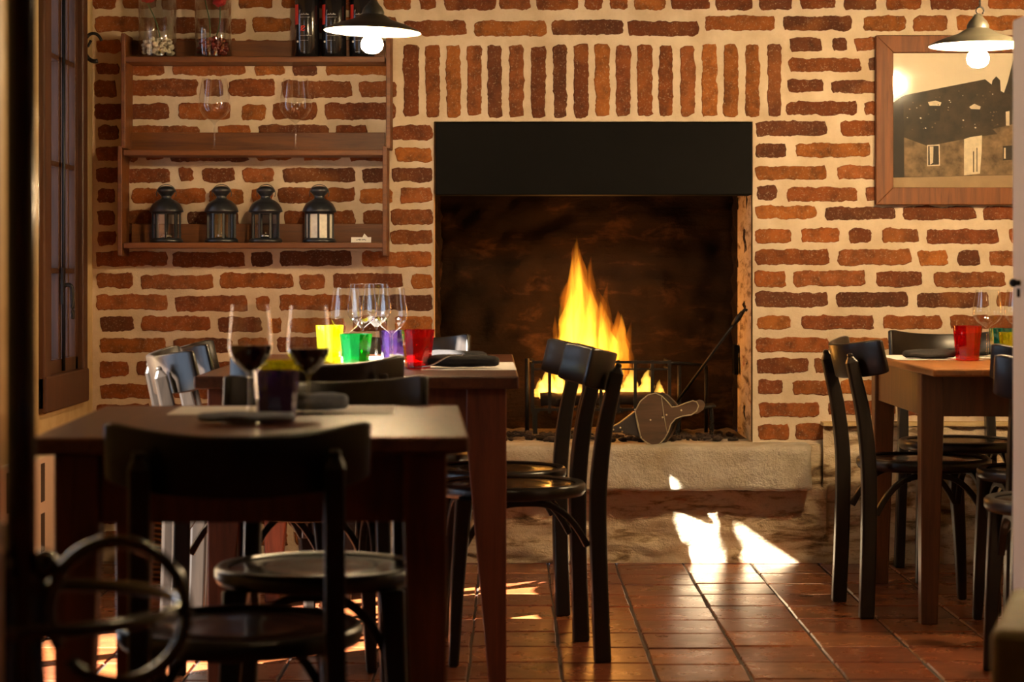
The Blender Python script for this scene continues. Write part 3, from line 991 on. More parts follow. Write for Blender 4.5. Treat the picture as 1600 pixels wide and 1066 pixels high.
# trivet behind the bellows
tx = at(1085, 640, 7.80)
t_ = thing('iron_trivet', 'low black iron trivet on thin legs behind the bellows', 'trivet', (tx.x, 7.80, 0.424))
b = MB(); b.prism([(-0.075, 0.095), (0.03, 0.118), (0.072, 0.124), (0.075, 0.114), (0.03, 0.106), (-0.075, 0.083)], -0.05, 0.05); b.build('tray', M['iron'], t_, bevel=0.003)
for (x, y) in ((-0.06, -0.04), (0.062, -0.04), (-0.06, 0.04), (0.062, 0.04)):
    b = MB(); b.tube(smooth_path([(x * 0.95, y, 0.092 if x < 0 else 0.112), (x * 1.02, y, 0.06), (x, y, 0.02), (x * 1.05, y, 0.0)]), 0.0045, 8); b.build('leg', M['iron'], t_)

# bellows: two boards and pleated leather, standing on its edge, nozzle to the left
bc = at(1030, 655, 7.50)
bl = thing('bellows', 'old brown wooden hand bellows with brass studs resting on the hearth edge', 'bellows', (bc.x, 7.50, 0.424))
KB = 7.5 / F


def bo(px, py): return ((px - 1030) * KB, H - (py - CY) * KB - 0.424)


outl = [bo(*p) for p in [(992, 642), (1000, 627), (1012, 617), (1024, 614), (1034, 619), (1043, 628), (1049, 636), (1058, 635), (1070, 630), (1082, 626), (1088, 628), (1091, 634),
                         (1088, 642), (1080, 648), (1066, 650), (1055, 654), (1048, 662), (1044, 674), (1038, 685), (1030, 694), (1018, 695.5), (1008, 690), (1001, 684), (996, 664)]]
noz = [bo(*p) for p in [(992, 643), (1001, 684), (985, 679), (970, 676), (957, 676), (953, 672), (957, 667), (968, 661), (980, 652)]]
b = MB(); b.prism(outl, -0.012, 0.004); b.build('front_board', M['bellows_board'], bl, bevel=0.003)
oc = Vector((sum(p[0] for p in outl) / len(outl), sum(p[1] for p in outl) / len(outl)))
back = [(p[0] + 0.030, p[1] * 0.99 + 0.001) for p in outl]
b = MB(); b.prism(back, 0.058, 0.070); b.build('back_board', M['bellows_board'], bl, bevel=0.003)
b = MB()
core = [i for i in range(len(outl)) if not (6 < i < 15)]
for k in range(4):
    y0, y1 = 0.004 + k * 0.0135, 0.004 + (k + 1) * 0.0135
    s0, s1 = (0.97, 0.90) if k % 2 == 0 else (0.90, 0.97)
    n = len(core)
    sh0, sh1 = 0.030 * (y0 / 0.064), 0.030 * (y1 / 0.064)
    vs = [(oc.x + (outl[i][0] - oc.x) * s0 * (0.97) + sh0 - 0.004, y0, max(0.001, oc.y + (outl[i][1] - oc.y) * s0)) for i in core] + \
         [(oc.x + (outl[i][0] - oc.x) * s1 * (0.97) + sh1 - 0.004, y1, max(0.001, oc.y + (outl[i][1] - oc.y) * s1)) for i in core]
    b.add(vs, [(i, (i + 1) % n, n + (i + 1) % n, n + i) for i in range(n)], 0, False)
b.build('leather_bag', M['leather'], bl)
b = MB(); b.prism(noz, -0.008, 0.040); b.build('nozzle_block', M['leather'], bl, bevel=0.004)
b = MB(); p = bo(954, 672); b.tube([(p[0] + 0.02, 0.012, p[1] + 0.004), (p[0] - 0.05, 0.012, p[1] - 0.003)], lambda t: 0.011 - 0.004 * t, 12); b.build('nozzle', M['iron'], bl)
b = MB(); b.tube([(x, -0.013, z) for x, z in outl], 0.0022, 6, closed=True, up=(0, 1, 0)); b.build('edge_trim', M['pale_edge'], bl)
b = MB()
b.tube([(bo(992, 642)[0], -0.014, bo(992, 642)[1]), (bo(997, 664)[0], -0.014, bo(997, 664)[1]), (bo(1001, 684)[0], -0.014, bo(1001, 684)[1])], 0.0018, 6, up=(0, 1, 0))
b.build('leather_strip', M['pale_edge'], bl); b = MB()
b.tube([(bo(1033, 620)[0], -0.014, bo(1033, 620)[1]), (bo(1037, 650)[0], -0.014, bo(1037, 650)[1]), (bo(1042, 676)[0], -0.014, bo(1042, 676)[1])], 0.0016, 6, up=(0, 1, 0))
b.build('leather_strip', M['pale_edge'], bl)
for p in [(1016, 656), (1035, 652), (1041, 648), (1064, 641), (992, 640), (996, 662), (1001, 683), (958, 671), (969, 668), (972, 674)]:
    q = bo(*p)
    b = MB(); b.ball((q[0], -0.013, q[1]), 0.0034, 8, 0, (1, 0.6, 1)); b.build('stud', M['brass'], bl)
bl.location.z += 0.0

# ------------------------------------------------------------------ chairs
def make_chair():
    r = thing('bistro_chair', None, 'chair', (0, 0, 0), 0, 'black bistro chairs')
    mt = M['chair']
    # seat
    b = MB()
    b.lathe([(0.0, 0.428), (0.17, 0.426), (0.197, 0.430), (0.203, 0.440), (0.203, 0.456), (0.197, 0.463), (0.186, 0.464), (0.176, 0.459)], 48)
    seat = b.build('seat', mt, r)
    b = MB()
    b.lathe([(0.178, 0.457), (0.165, 0.4565), (0.120, 0.4560), (0.112, 0.4585), (0.10, 0.4570), (0.05, 0.4575), (0.0, 0.4575)], 48)
    b.build('seat_panel', M['seat'], seat)
    # backrest: curved slab leaning back
    b = MB()
    R, n = 0.2705, 28
    th, hh, til = 0.016, 0.105, math.radians(13)
    half = 0.210
    vs, fs = [], []
    for i in range(n + 1):
        u = -1 + 2 * i / n
        a = u * math.asin(half / R)
        x, fwd = R * math.sin(a), R * (1 - math.cos(a))
        dx, dy = -math.sin(a), math.cos(a)           # inward normal
        e = 1 - 0.10 * max(0, (abs(u) - 0.86) / 0.14) ** 2
        ring = []
        for (side, v) in ((0, -1), (0, 1), (1, 1), (1, -1)):
            px, py, pz = x + dx * th * side, fwd + dy * th * side, v * hh / 2 * e
            ring.append((px, -0.277 + py * math.cos(til) - pz * math.sin(til), 0.755 + pz * math.cos(til) + py * math.sin(til)))
        vs += ring
    for i in range(n):
        for q in range(4):
            fs.append((i * 4 + q, i * 4 + (q + 1) % 4, (i + 1) * 4 + (q + 1) % 4, (i + 1) * 4 + q))
    fs.append((0, 1, 2, 3)); fs.append(tuple(n * 4 + q for q in (3, 2, 1, 0)))
    b.add(vs, fs, 0, True)
    o = b.build('backrest', mt, r, bevel=0.005)
    # rear legs running up into the back posts
    for s in (-1, 1):
        b = MB()
        pts = smooth_path([(s * 0.164, -0.222, 0), (s * 0.158, -0.214, 0.22), (s * 0.152, -0.212, 0.44), (s * 0.150, -0.228, 0.60), (s * 0.149, -0.249, 0.70), (s * 0.149, -0.269, 0.785)], 5)
        def wf(t): return 0.033 * (1 if t < 0.95 else 0.62)
        def hf(t): return (0.044 - 0.020 * max(0, t - 0.45)) * (1 if t < 0.95 else 0.5)
        b.sweep(pts, lambda t: [(-wf(t) / 2, -hf(t) / 2), (wf(t) / 2, -hf(t) / 2), (wf(t) / 2, hf(t) / 2), (-wf(t) / 2, hf(t) / 2)], up=(0, 1, 0), smooth=False)
        b.build('leg', mt, r, bevel=0.006)
    # front legs, flaring towards the seat
    for s in (-1, 1):
        b = MB()
        pts = smooth_path([(s * 0.168, 0.172, 0), (s * 0.158, 0.160, 0.22), (s * 0.146, 0.142, 0.432)], 6)
        b.sweep(pts, lambda t: [(k1 * (0.013 + 0.011 * t), k2 * (0.013 + 0.009 * t)) for k1, k2 in ((-1, -1), (1, -1), (1, 1), (-1, 1))], up=(0, 1, 0), smooth=False)
        b.build('leg', mt, r, bevel=0.006)
    # bentwood braces under the seat
    def brace(p0, p1, inward):
        p0, p1 = Vector(p0), Vector(p1)
        pts = []
        for i in range(21):
            t = i / 20
            u = 2 * t - 1
            z = 0.418 - 0.115 * (abs(u) ** 3.2)
            p = p0.lerp(p1, 0.5 + u * 0.5 * (1 - 0.10 * (1 - abs(u))))
            pts.append((p.x + inward[0] * (1 - u * u), p.y + inward[1] * (1 - u * u), z))
        b = MB()
        b.bar(pts, 0.018, 0.017)
        b.build('brace', mt, r, bevel=0.003)
    for s in (-1, 1):
        brace((s * 0.140, -0.186, 0), (s * 0.140, 0.142, 0), (s * 0.0, 0))
    brace((-0.140, 0.150, 0), (0.140, 0.150, 0), (0, -0.01))
    return r


CH = make_chair()
chairs = [
    (-0.446, 3.550, 6, 'black wooden chair with its back to the camera at the front table'),
    (-0.371, 4.170, 181, 'black wooden chair facing the camera on the far side of the front table'),
    (-0.490, 5.285, 10, 'black wooden chair drawn up to the near end of the middle table'),
    (-0.670, 5.660, -76, 'black chair left of the middle table, nearer of two, its back lit blue'),
    (-0.672, 6.140, -84, 'black chair left of the middle table, farther of two, towards the brick wall'),
    (0.000, 5.754, 98, 'black chair right of the middle table, nearer of two before the fire'),
    (-0.040, 6.205, 98, 'black chair right of the middle table, farther of two before the fire'),
    (-0.335, 6.740, 180, 'black chair at the far end of the middle table, backrest end sunlit white'),
    (1.259, 6.526, -84.5, 'black chair pushed into the left side of the right-hand table'),
    (1.515, 7.225, 180, 'black chair at the far side of the right-hand table against the brick wall'),
    (1.545, 6.150, 0, 'black chair at the near side of the right-hand table beside the white cupboard'),
    (1.385, 5.330, -4, 'black chair half hidden by the white cupboard, standing nearest to it'),
]
for i, (x, y, a, lab) in enumerate(chairs):
    if i == 0:
        CH.location = (x, y, 0); CH.scale = (1, 1, 0.955); CH.rotation_euler = (0, 0, math.radians(a)); CH['label'] = lab
    else:
        c_ = dup(CH, (x, y, 0), math.radians(a), lab); c_.scale = (1, 1, 0.985 if i == 1 else 1)


# ------------------------------------------------------------------ tables
def make_table(label, cx, cy, w, d, h, rot, over, leg_top, leg_bot, mt, ml, apron=0.115, oy=0.0, rim=0.028):
    r = thing('dining_table', label, 'table', (cx, cy, 0), math.radians(rot), 'wooden dining tables')
    b = MB()
    n = 5
    b.box(-w / 2, w / 2, -d / 2, d / 2, h - rim, h)
    b.build('tabletop', mt, r, bevel=0.005)
    lx, ly0, ly1 = w / 2 - over - leg_top / 2, -d / 2 + over + leg_top / 2 + oy, d / 2 - over - leg_top / 2
    zt = h - rim
    for sx in (-1, 1):
        for k, yy in enumerate((ly0, ly1)):
            b = MB()
            t2, b2 = leg_top / 2, leg_bot / 2
            sy = -1 if k == 0 else 1
            # taper on the inner faces only
            x_out, y_out = sx * t2, sy * t2
            def ring(z, k2): return [(x_out, y_out, z), (x_out - sx * 2 * k2, y_out, z), (x_out - sx * 2 * k2, y_out - sy * 2 * k2, z), (x_out, y_out - sy * 2 * k2, z)]
            rs = ring(0, b2) + ring(zt - apron, t2) + ring(zt - 0.0005, t2)
            vs = [(sx * lx + p[0], yy + p[1], p[2]) for p in rs]
            fs = [(0, 1, 2, 3), (8, 9, 10, 11)] + [(a * 4 + q, a * 4 + (q + 1) % 4, a * 4 + 4 + (q + 1) % 4, a * 4 + 4 + q) for a in (0, 1) for q in range(4)]
            b.add(vs, fs)
            b.build('leg', ml, r, bevel=0.004)
    ai = leg_top / 2 - 0.012
    for sy, yy in ((-1, ly0), (1, ly1)):
        b = MB(); y0 = yy + sy * ai
        b.box(-lx + leg_top / 2, lx - leg_top / 2, min(y0, y0 - sy * 0.02), max(y0, y0 - sy * 0.02), zt - apron, zt - 0.0005); b.build('apron', ml, r, bevel=0.002)
    for sx in (-1, 1):
        b = MB(); x0 = sx * (lx + ai)
        b.box(min(x0, x0 - sx * 0.02), max(x0, x0 - sx * 0.02), ly0 + leg_top / 2, ly1 - leg_top / 2, zt - apron, zt - 0.0005); b.build('apron', ml, r, bevel=0.002)
    return r


T1Z, T2Z, T3Z = 0.755, 0.768, 0.752
make_table('dark wooden dining table nearest the camera, set with two glasses of red wine', -0.440, 3.895, 0.71, 0.85, T1Z, 2.5, 0.035, 0.072, 0.048, M['table'], M['table_leg'], 0.115)
make_table('dark reddish wooden dining table in the middle, set with coloured tumblers, before the fireplace', -0.385, 6.00, 0.80, 1.45, T2Z, 0.5, 0.030, 0.100, 0.044, M['table'], M['table_leg'], 0.12, rim=0.032)
make_table('honey-brown wooden dining table by the brick wall at the right', 1.590, 6.56, 0.80, 1.06, T3Z, 0, 0.004, 0.066, 0.048, M['table_light'], M['table_light_leg'], 0.125, oy=0.19, rim=0.022)

# ------------------------------------------------------------------ glassware
def wine_profile(h=0.205, rb=0.043, rim=0.031, base=0.036, bowl=0.105):
    zb = h - bowl
    p = [(0.0, 0.0035), (0.008, 0.004), (0.020, 0.0025), (base, 0.0015)]
    p = [(base, 0.0008), (base * 0.7, 0.0022), (0.010, 0.005), (0.0045, 0.011), (0.0036, 0.03), (0.0036, zb - 0.012), (0.0055, zb - 0.004),
         (0.014, zb + 0.003), (rb * 0.70, zb + bowl * 0.13), (rb * 0.93, zb + bowl * 0.26), (rb, zb + bowl * 0.36), (rb * 0.985, zb + bowl * 0.48), (rim + (rb - rim) * 0.45, zb + bowl * 0.76), (rim, h)]
    return p


def wine_glass(name, label, loc, group, h=0.205, rb=0.043, rim=0.031, wine=None, bowl=0.105, base=0.036):
    r = thing(name, label, 'wine glass', loc, 0, group)
    p = wine_profile(h, rb, rim, base, bowl)
    i0 = 6
    b = MB(); b.lathe(p[i0:], 40)
    b.tube([(rim * math.cos(2 * PI * k / 40), rim * math.sin(2 * PI * k / 40), h) for k in range(40)], 0.0006, 6, closed=True)
    b.build('bowl', M['clear'], r)
    b = MB(); b.lathe(p[2:i0 + 1], 24); b.build('stem', M['clear'], r)
    b = MB(); b.lathe(p[:3], 32); b.build('foot', M['clear'], r)
    if wine:
        zb = h - bowl
        zw = zb + bowl * wine
        pr = [(0.0, zb - 0.001)]
        for (rr, z) in p[i0 + 1:]:
            if z < zw: pr.append((rr - 0.0012, z + 0.0008))
        rl = rb * 0.985
        pr += [(rl - 0.001, zw), (0.0, zw)]
        b = MB(); b.lathe(pr, 40, smooth=False); o = b.build('red_wine', M['wine'], r)
        o['label'] = 'dark red wine filling'
    return r


def on(px, Y, z): return Vector(((px - CX) * Y / F, Y, z))


wine_glass('wine_glass', 'glass of red wine on the front table, left of the purple tumbler', on(391, 4.02, T1Z), 'red wine glasses on the front table', 0.206, 0.041, 0.0345, 0.40, 0.125)
wine_glass('wine_glass', 'glass of red wine on the front table, right of the purple tumbler', on(482, 4.05, T1Z), 'red wine glasses on the front table', 0.204, 0.041, 0.0345, 0.36, 0.125)
for (px, Y, lab) in ((541, 5.95, 'empty wine glass on the middle table standing behind the green tumbler'),
                     (566, 6.18, 'empty wine glass on the middle table, second from the left in its cluster'),
                     (588, 6.32, 'empty wine glass on the middle table, third from the left in its cluster'),
                     (612, 5.98, 'empty wine glass on the middle table nearest the red tumbler')):
    wine_glass('wine_glass', lab, on(px, Y, T2Z), 'empty wine glasses on the middle table', 0.212 if Y < 6.1 else 0.222, 0.044, 0.035, None, 0.122)
for (px, Y, lab) in ((1543, 6.66, 'empty wine glass on the right-hand table beside the red tumbler'),
                     (1592, 6.66, 'empty wine glass on the right-hand table, partly behind the white cupboard')):
    wine_glass('wine_glass', lab, on(px, Y, T3Z), 'empty wine glasses on the right-hand table', 0.218, 0.046, 0.036, None, 0.115)


def tumbler(label, loc, mat, group, h=0.088, rt=0.041, rb=0.031, faces=0):
    r = thing('tumbler', label, 'tumbler', loc, 0, group)
    b = MB()
    seg = 40
    nf = 10
    b.lathe([(0.0, 0.006), (rb * 0.9, 0.006), (rb, 0.010), (rt * 0.985, h)], seg)
    b.build('inner_wall', mat, r)
    b = MB(); b.lathe([(0.0, 0.0005), (rb * 0.95, 0.0005), (rb + 0.002, 0.003), (rt + 0.001, h), (rt * 0.985, h)], nf, smooth=False); b.build('outer_wall', mat, r)
    return r


G = 'coloured tumblers'
tumbler('purple tumbler between the two glasses of red wine on the front table', on(432, 3.93, T1Z), M['purple_glass'], G, 0.088, 0.041, 0.034)
tumbler('yellow tumbler just behind the purple one on the front table', on(434, 4.10, T1Z), M['yellow_glass'], G, 0.100, 0.040, 0.032)
tumbler('bright yellow tumbler on the middle table, left of the green one', on(515, 6.02, T2Z), M['yellow_glass'], G, 0.108, 0.038, 0.030)
tumbler('green tumbler on the middle table', on(556, 5.86, T2Z), M['green_glass'], G, 0.088, 0.044, 0.032)
tumbler('purple tumbler on the middle table behind the wine glass stems', on(615, 6.22, T2Z), M['purple_glass'], G, 0.088, 0.041, 0.032)
tumbler('red tumbler on the middle table', on(653, 5.70, T2Z), M['red_glass'], G, 0.104, 0.0435, 0.031)
tumbler('red tumbler on the right-hand table', on(1512, 6.62, T3Z), M['red_glass'], G, 0.108, 0.045, 0.034)
tumbler('teal tumbler on the right-hand table', on(1566, 6.80, T3Z), M['teal_glass'], G, 0.095, 0.042, 0.032)
tumbler('small yellow tumbler on the right-hand table in front of the teal one', on(1580, 6.60, T3Z), M['yellow_glass'], G, 0.088, 0.038, 0.030)


# napkins, placemats, cutlery
def napkin(label, loc, rotz, L, w, hgt, mat, group='folded napkins'):
    n, m = 22, 16
    b = MB()
    vs, fs = [], []
    for i in range(n + 1):
        t = i / n
        for q in range(m):
            a = 2 * PI * q / m
            prof = (0.75 + 0.25 * math.sin(t * PI)) * (1 if 0 < i < n else 0.7)
            wob = 1 + 0.22 * noise.noise(Vector((math.cos(a) * 1.6, math.sin(a) * 1.6, t * 4 + loc[0] * 9)))
            y = w / 2 * math.cos(a) * prof * wob
            z = hgt / 2 + hgt / 2 * math.sin(a) * prof * wob * (1 if math.sin(a) > 0 else 0.95)
            vs.append((L * (t - 0.5), y, max(0.0006, z)))
    for i in range(n):
        for q in range(m):
            fs.append((i * m + q, i * m + (q + 1) % m, (i + 1) * m + (q + 1) % m, (i + 1) * m + q))
    fs.append(tuple(range(m))[::-1]); fs.append(tuple(n * m + q for q in range(m)))
    b.add(vs, fs, 0, True)
    return tag(b.build('napkin', mat, None, loc, rotz), label, 'napkin', group)


def placemat(label, loc, rotz, w, d):
    b = MB()
    vs, fs = [], []
    n = 8
    for i in range(n + 1):
        for j in range(n + 1):
            vs.append((w * (i / n - 0.5), d * (j / n - 0.5), 0.0012 + 0.0006 * noise.noise(Vector((i * 0.7, j * 0.7, loc[0] * 5)))))
    for i in range(n):
        for j in range(n):
            fs.append((i * (n + 1) + j, (i + 1) * (n + 1) + j, (i + 1) * (n + 1) + j + 1, i * (n + 1) + j + 1))
    b.add(vs, fs)
    o = b.build('paper_placemat', M['paper'], None, loc, rotz)
    s = o.modifiers.new('solid', 'SOLIDIFY'); s.thickness = 0.0008; s.offset = 1
    return tag(o, label, 'placemat', 'white paper placemats')


r25 = math.radians(2.5)
placemat('white paper placemat on the front table under the left glass of wine', (-0.545, 4.150, T1Z), r25, 0.21, 0.24)
placemat('white paper placemat on the front table behind the slate napkin', (-0.310, 4.160, T1Z), r25, 0.17, 0.24)
napkin('grey folded napkin lying in front of the left wine glass on the front table', (-0.468, 3.800, T1Z + 0.002), math.radians(8), 0.17, 0.10, 0.018, M['blue_napkin'])
napkin('slate blue rolled napkin on the front table right of the purple tumbler', (-0.370, 4.10, T1Z + 0.003), math.radians(6), 0.12, 0.055, 0.034, M['blue_napkin'])
placemat('white paper placemat at the right edge of the middle table under two dark napkins', (-0.112, 5.84, T2Z), math.radians(1), 0.25, 0.48)
placemat('white paper placemat on the middle table beneath the purple tumbler', (-0.40, 6.30, T2Z), math.radians(1), 0.34, 0.40)
napkin('charcoal napkin rolled around cutlery on the middle table, nearer of the two', (-0.130, 5.70, T2Z + 0.003), math.radians(-6), 0.20, 0.075, 0.034, M['napkin'])
napkin('charcoal rolled napkin on the middle table, farther of the two', (-0.165, 6.02, T2Z + 0.003), math.radians(-8), 0.20, 0.075, 0.034, M['napkin'])
b = MB(); b.tube(smooth_path([(0, 0, 0.004), (0.03, -0.012, 0.010), (0.075, -0.02, 0.034), (0.11, -0.022, 0.036)]), 0.0022, 6)
b.box(-0.03, 0.003, -0.006, 0.006, 0.002, 0.0045)
tag(b.build('fork', M['cutlery'], None, (-0.235, 5.665, T2Z + 0.002)), 'steel fork sticking out of the nearer rolled napkin on the middle table', 'fork')
placemat('white paper placemat on the far left corner of the right-hand table', (1.335, 6.83, T3Z), 0, 0.27, 0.38)
placemat('white paper placemat in the middle of the right-hand table', (1.62, 6.90, T3Z), 0, 0.26, 0.30)
napkin('charcoal napkin on the left end of the right-hand table', (1.310, 6.70, T3Z + 0.003), math.radians(3), 0.16, 0.09, 0.030, M['napkin'])
napkin('charcoal napkin on the far side of the right-hand table behind the red tumbler', (1.49, 6.94, T3Z + 0.003), math.radians(4), 0.15, 0.08, 0.028, M['napkin'])

# ------------------------------------------------------------------ wall shelf and what stands on it
SF = 7.45
KS = SF / F
sx0, sx1 = (190 - CX) * KS, (604 - CX) * KS
sh = thing('wall_shelf', 'brown wooden three-tier shelf hanging on the brick wall left of the fireplace', 'shelf', ((sx0 + sx1) / 2, WY, (H - (400 - CY) * KS)))
so = sh.location
SZ = [H - (88 - CY) * KS, H - (234 - CY) * KS, H - (379 - CY) * KS]
for z in SZ:
    b = MB(); b.box(sx0 + 0.006 - so.x, sx1 - 0.006 - so.x, SF - so.y, WY - 0.006 - so.y, z - 0.020 - so.z, z - so.z); b.build('shelf_board', M['shelf'], sh, bevel=0.003)
    b = MB(); b.box(sx0 + 0.012 - so.x, sx1 - 0.012 - so.x, WY - 0.024 - so.y, WY - 0.008 - so.y, z - so.z + 0.0005, z + 0.068 - so.z); b.build('back_rail', M['shelf'], sh, bevel=0.002)
for x in (sx0, sx1):
    for (pa, pb, ofs) in ((400, 228, -0.006), (232, 52, 0.006)):
        za, zb = H - (pa - CY) * KS, H - (pb - CY) * KS
        b = MB(); b.box(x + ofs - 0.008 - so.x, x + ofs + 0.008 - so.x, SF - 0.004 - so.y, WY - 0.006 - so.y, za - so.z, zb - so.z); b.build('side_panel', M['shelf'], sh, bevel=0.003)

# lanterns
def make_lantern(loc, label, candle=True, frosted=False, rotz=0.0, root=None):
    r = thing('lantern', label, 'lantern', loc, rotz, 'black metal lanterns on the bottom shelf')
    ml = M['lantern']
    N = 8
    b = MB(); b.lathe([(0.0, 0.0005), (0.057, 0.0005), (0.058, 0.006), (0.056, 0.012), (0.050, 0.016), (0.0, 0.016)], 40); b.build('base', ml, r)
    R = 0.047
    for k in range(N):
        a0, a1 = 2 * PI * k / N, 2 * PI * (k + 1) / N
        b = MB(); b.bar([(R * math.cos(a0), R * math.sin(a0), 0.014), (R * math.cos(a0), R * math.sin(a0), 0.104)], 0.007, 0.007, up=(math.cos(a0), math.sin(a0), 0)); b.build('post', ml, r)
        b = MB()
        q0, q1 = (R * math.cos(a0) * 0.98, R * math.sin(a0) * 0.98), (R * math.cos(a1) * 0.98, R * math.sin(a1) * 0.98)
        b.add([(*q0, 0.016), (*q1, 0.016), (*q1, 0.103), (*q0, 0.103)], [(0, 1, 2, 3)])
        b.build('pane', M['frosted'] if frosted else M['clear'], r)
    b = MB(); b.lathe([(0.050, 0.100), (0.052, 0.106), (0.060, 0.108), (0.059, 0.113), (0.056, 0.122), (0.048, 0.136), (0.036, 0.146), (0.022, 0.152), (0.017, 0.158), (0.019, 0.166)], 40)
    b.build('roof', ml, r)
    b = MB(); b.lathe([(0.019, 0.164), (0.031, 0.178), (0.033, 0.182), (0.030, 0.190), (0.018, 0.197), (0.0, 0.199)], 32); b.build('chimney_cap', ml, r)
    b = MB(); b.tube([(0.034 * math.cos(t), -0.006, 0.172 + 0.032 * math.sin(t)) for t in [PI * k / 14 - 0.35 for k in range(18)]], 0.0014, 6, up=(0, 1, 0)); b.build('handle', ml, r)
    if candle:
        b = MB(); b.lathe([(0.0, 0.0165), (0.019, 0.0165), (0.019, 0.030), (0.0185, 0.030)], 24); c = b.build('candle', M['tin'], r)
        b = MB(); b.lathe([(0.0185, 0.029), (0.0, 0.029)], 24); b.tube([(0, 0, 0.029), (0.001, 0, 0.037)], 0.0008, 5); b.build('wax', M['wax'], c)
    return r


for (px, lab, fr, rz) in ((260, 'black metal lantern on the bottom shelf, leftmost, with a bluish sheen', False, 0.10),
                          (346, 'black metal lantern on the bottom shelf, second from the left', False, 0.28),
                          (415, 'black metal lantern on the bottom shelf, third from the left', False, 0.45),
                          (499, 'black metal lantern with pale frosted panes on the bottom shelf, nearest the white card', True, 0.02)):
    make_lantern(on(px, 7.514, SZ[2]), lab, not fr, fr, rz)

b = MB(); b.add([(-0.035, 0, 0), (0.035, 0, 0), (0.035, 0.010, 0.019), (-0.035, 0.010, 0.019)], [(0, 1, 2, 3)])
b.add([(0.004, 0.012, 0.018), (0.024, 0.012, 0.018), (0.011, 0.013, 0.032)], [(0, 1, 2)])
cd = thing('place_card', 'small white card standing at the right end of the bottom shelf', 'card', on(564, 7.475, SZ[2]))
o = b.build('card', M['paper'], cd); s_ = o.modifiers.new('solid', 'SOLIDIFY'); s_.thickness = 0.002
b = MB()
for k in range(7):
    b.box(-0.016 + k * 0.005, -0.0125 + k * 0.005, 0.0028, 0.0034, 0.008 + 0.001 * (k % 2), 0.0105 + 0.001 * (k % 3))
b.build('lettering', M['black_steel'], cd)

for (px, lab) in ((335, 'large empty wine glass on the middle shelf, nearer the window'), (462, 'large empty wine glass on the middle shelf, under the hanging lamp')):
    wine_glass('wine_glass', lab, on(px, 7.515, SZ[1]), 'empty wine glasses on the middle shelf', 0.252, 0.057, 0.043, None, 0.150, 0.030)

# vases
def vase(label, px, w, fill, fill_label, fname, mat):
    loc_ = on(px, 7.516, SZ[0])
    R = w / 2
    b = MB(); b.lathe([(0.0, 0.001), (R - 0.003, 0.001), (R, 0.004), (R, 0.209), (R - 0.003, 0.210), (R - 0.003, 0.008), (0.0, 0.008)], 48)
    tag(b.build('glass_vase', M['clear'], None, loc_), label, 'vase', 'glass cylinder vases on the top shelf')
    b = MB()
    rr = random.Random(int(px))
    for k in range(170):
        s = rr.uniform(0.006, 0.0095)
        a, q = rr.uniform(0, 2 * PI), math.sqrt(rr.random()) * (R - 0.005 - s)
        b.ball((q * math.cos(a), q * math.sin(a), 0.009 + s + rr.uniform(0, 0.050)), s, 8, 0, (1.2, 1, 0.85), 0.3, k)
    tag(b.build(fname, mat, None, loc_), fill_label, fname.replace('_', ' '), kind='stuff')
    return loc_, R


v1, R1 = vase('tall glass cylinder vase with pale pebbles on the left of the top shelf', 246, 0.134, None, 'pale pebbles filling the foot of the left vase', 'pebbles', M['pebble'])
v2, R2 = vase('tall glass cylinder vase with dark red beads on the top shelf', 333, 0.130, None, 'dark red beads filling the foot of the right vase', 'glass_beads', M['bead'])


def rose(label, base, top, seed):
    r = thing('red_flower', label, 'flower', base, 0, 'red flowers in the glass vases')
    d = Vector(top) - Vector(base)
    b = MB(); b.tube(smooth_path([(0, 0, 0), d * 0.5 + Vector((0.006, 0, 0)), d], 8), 0.0022, 6); b.build('stem', M['stem'], r)
    b = MB()
    rr = random.Random(seed)
    for k in range(22):
        a, e = rr.uniform(0, 2 * PI), rr.uniform(-0.5, 1.2)
        q = 0.014 + 0.003 * rr.random()
        c = d + Vector((q * math.cos(a) * math.cos(e), q * math.sin(a) * math.cos(e), 0.014 + q * math.sin(e) * 0.8))
        b.ball(c, 0.012, 10, 0, (1, 1, 0.75), 0.3, k)
    b.build('blossom', M['petal'], r)


zt = SZ[0]
rose('red flower leaning out over the left rim of the pebble vase', (v1.x + 0.01, v1.y, zt + 0.07), (v1.x - 0.033, v1.y - 0.01, zt + 0.192), 1)
rose('red flower at the left of the vase with red beads', (v2.x - 0.01, v2.y, zt + 0.07), (v2.x - 0.030, v2.y + 0.008, zt + 0.205), 2)
rose('red flower at the right of the vase with red beads', (v2.x + 0.01, v2.y, zt + 0.07), (v2.x + 0.026, v2.y - 0.012, zt + 0.180), 3)


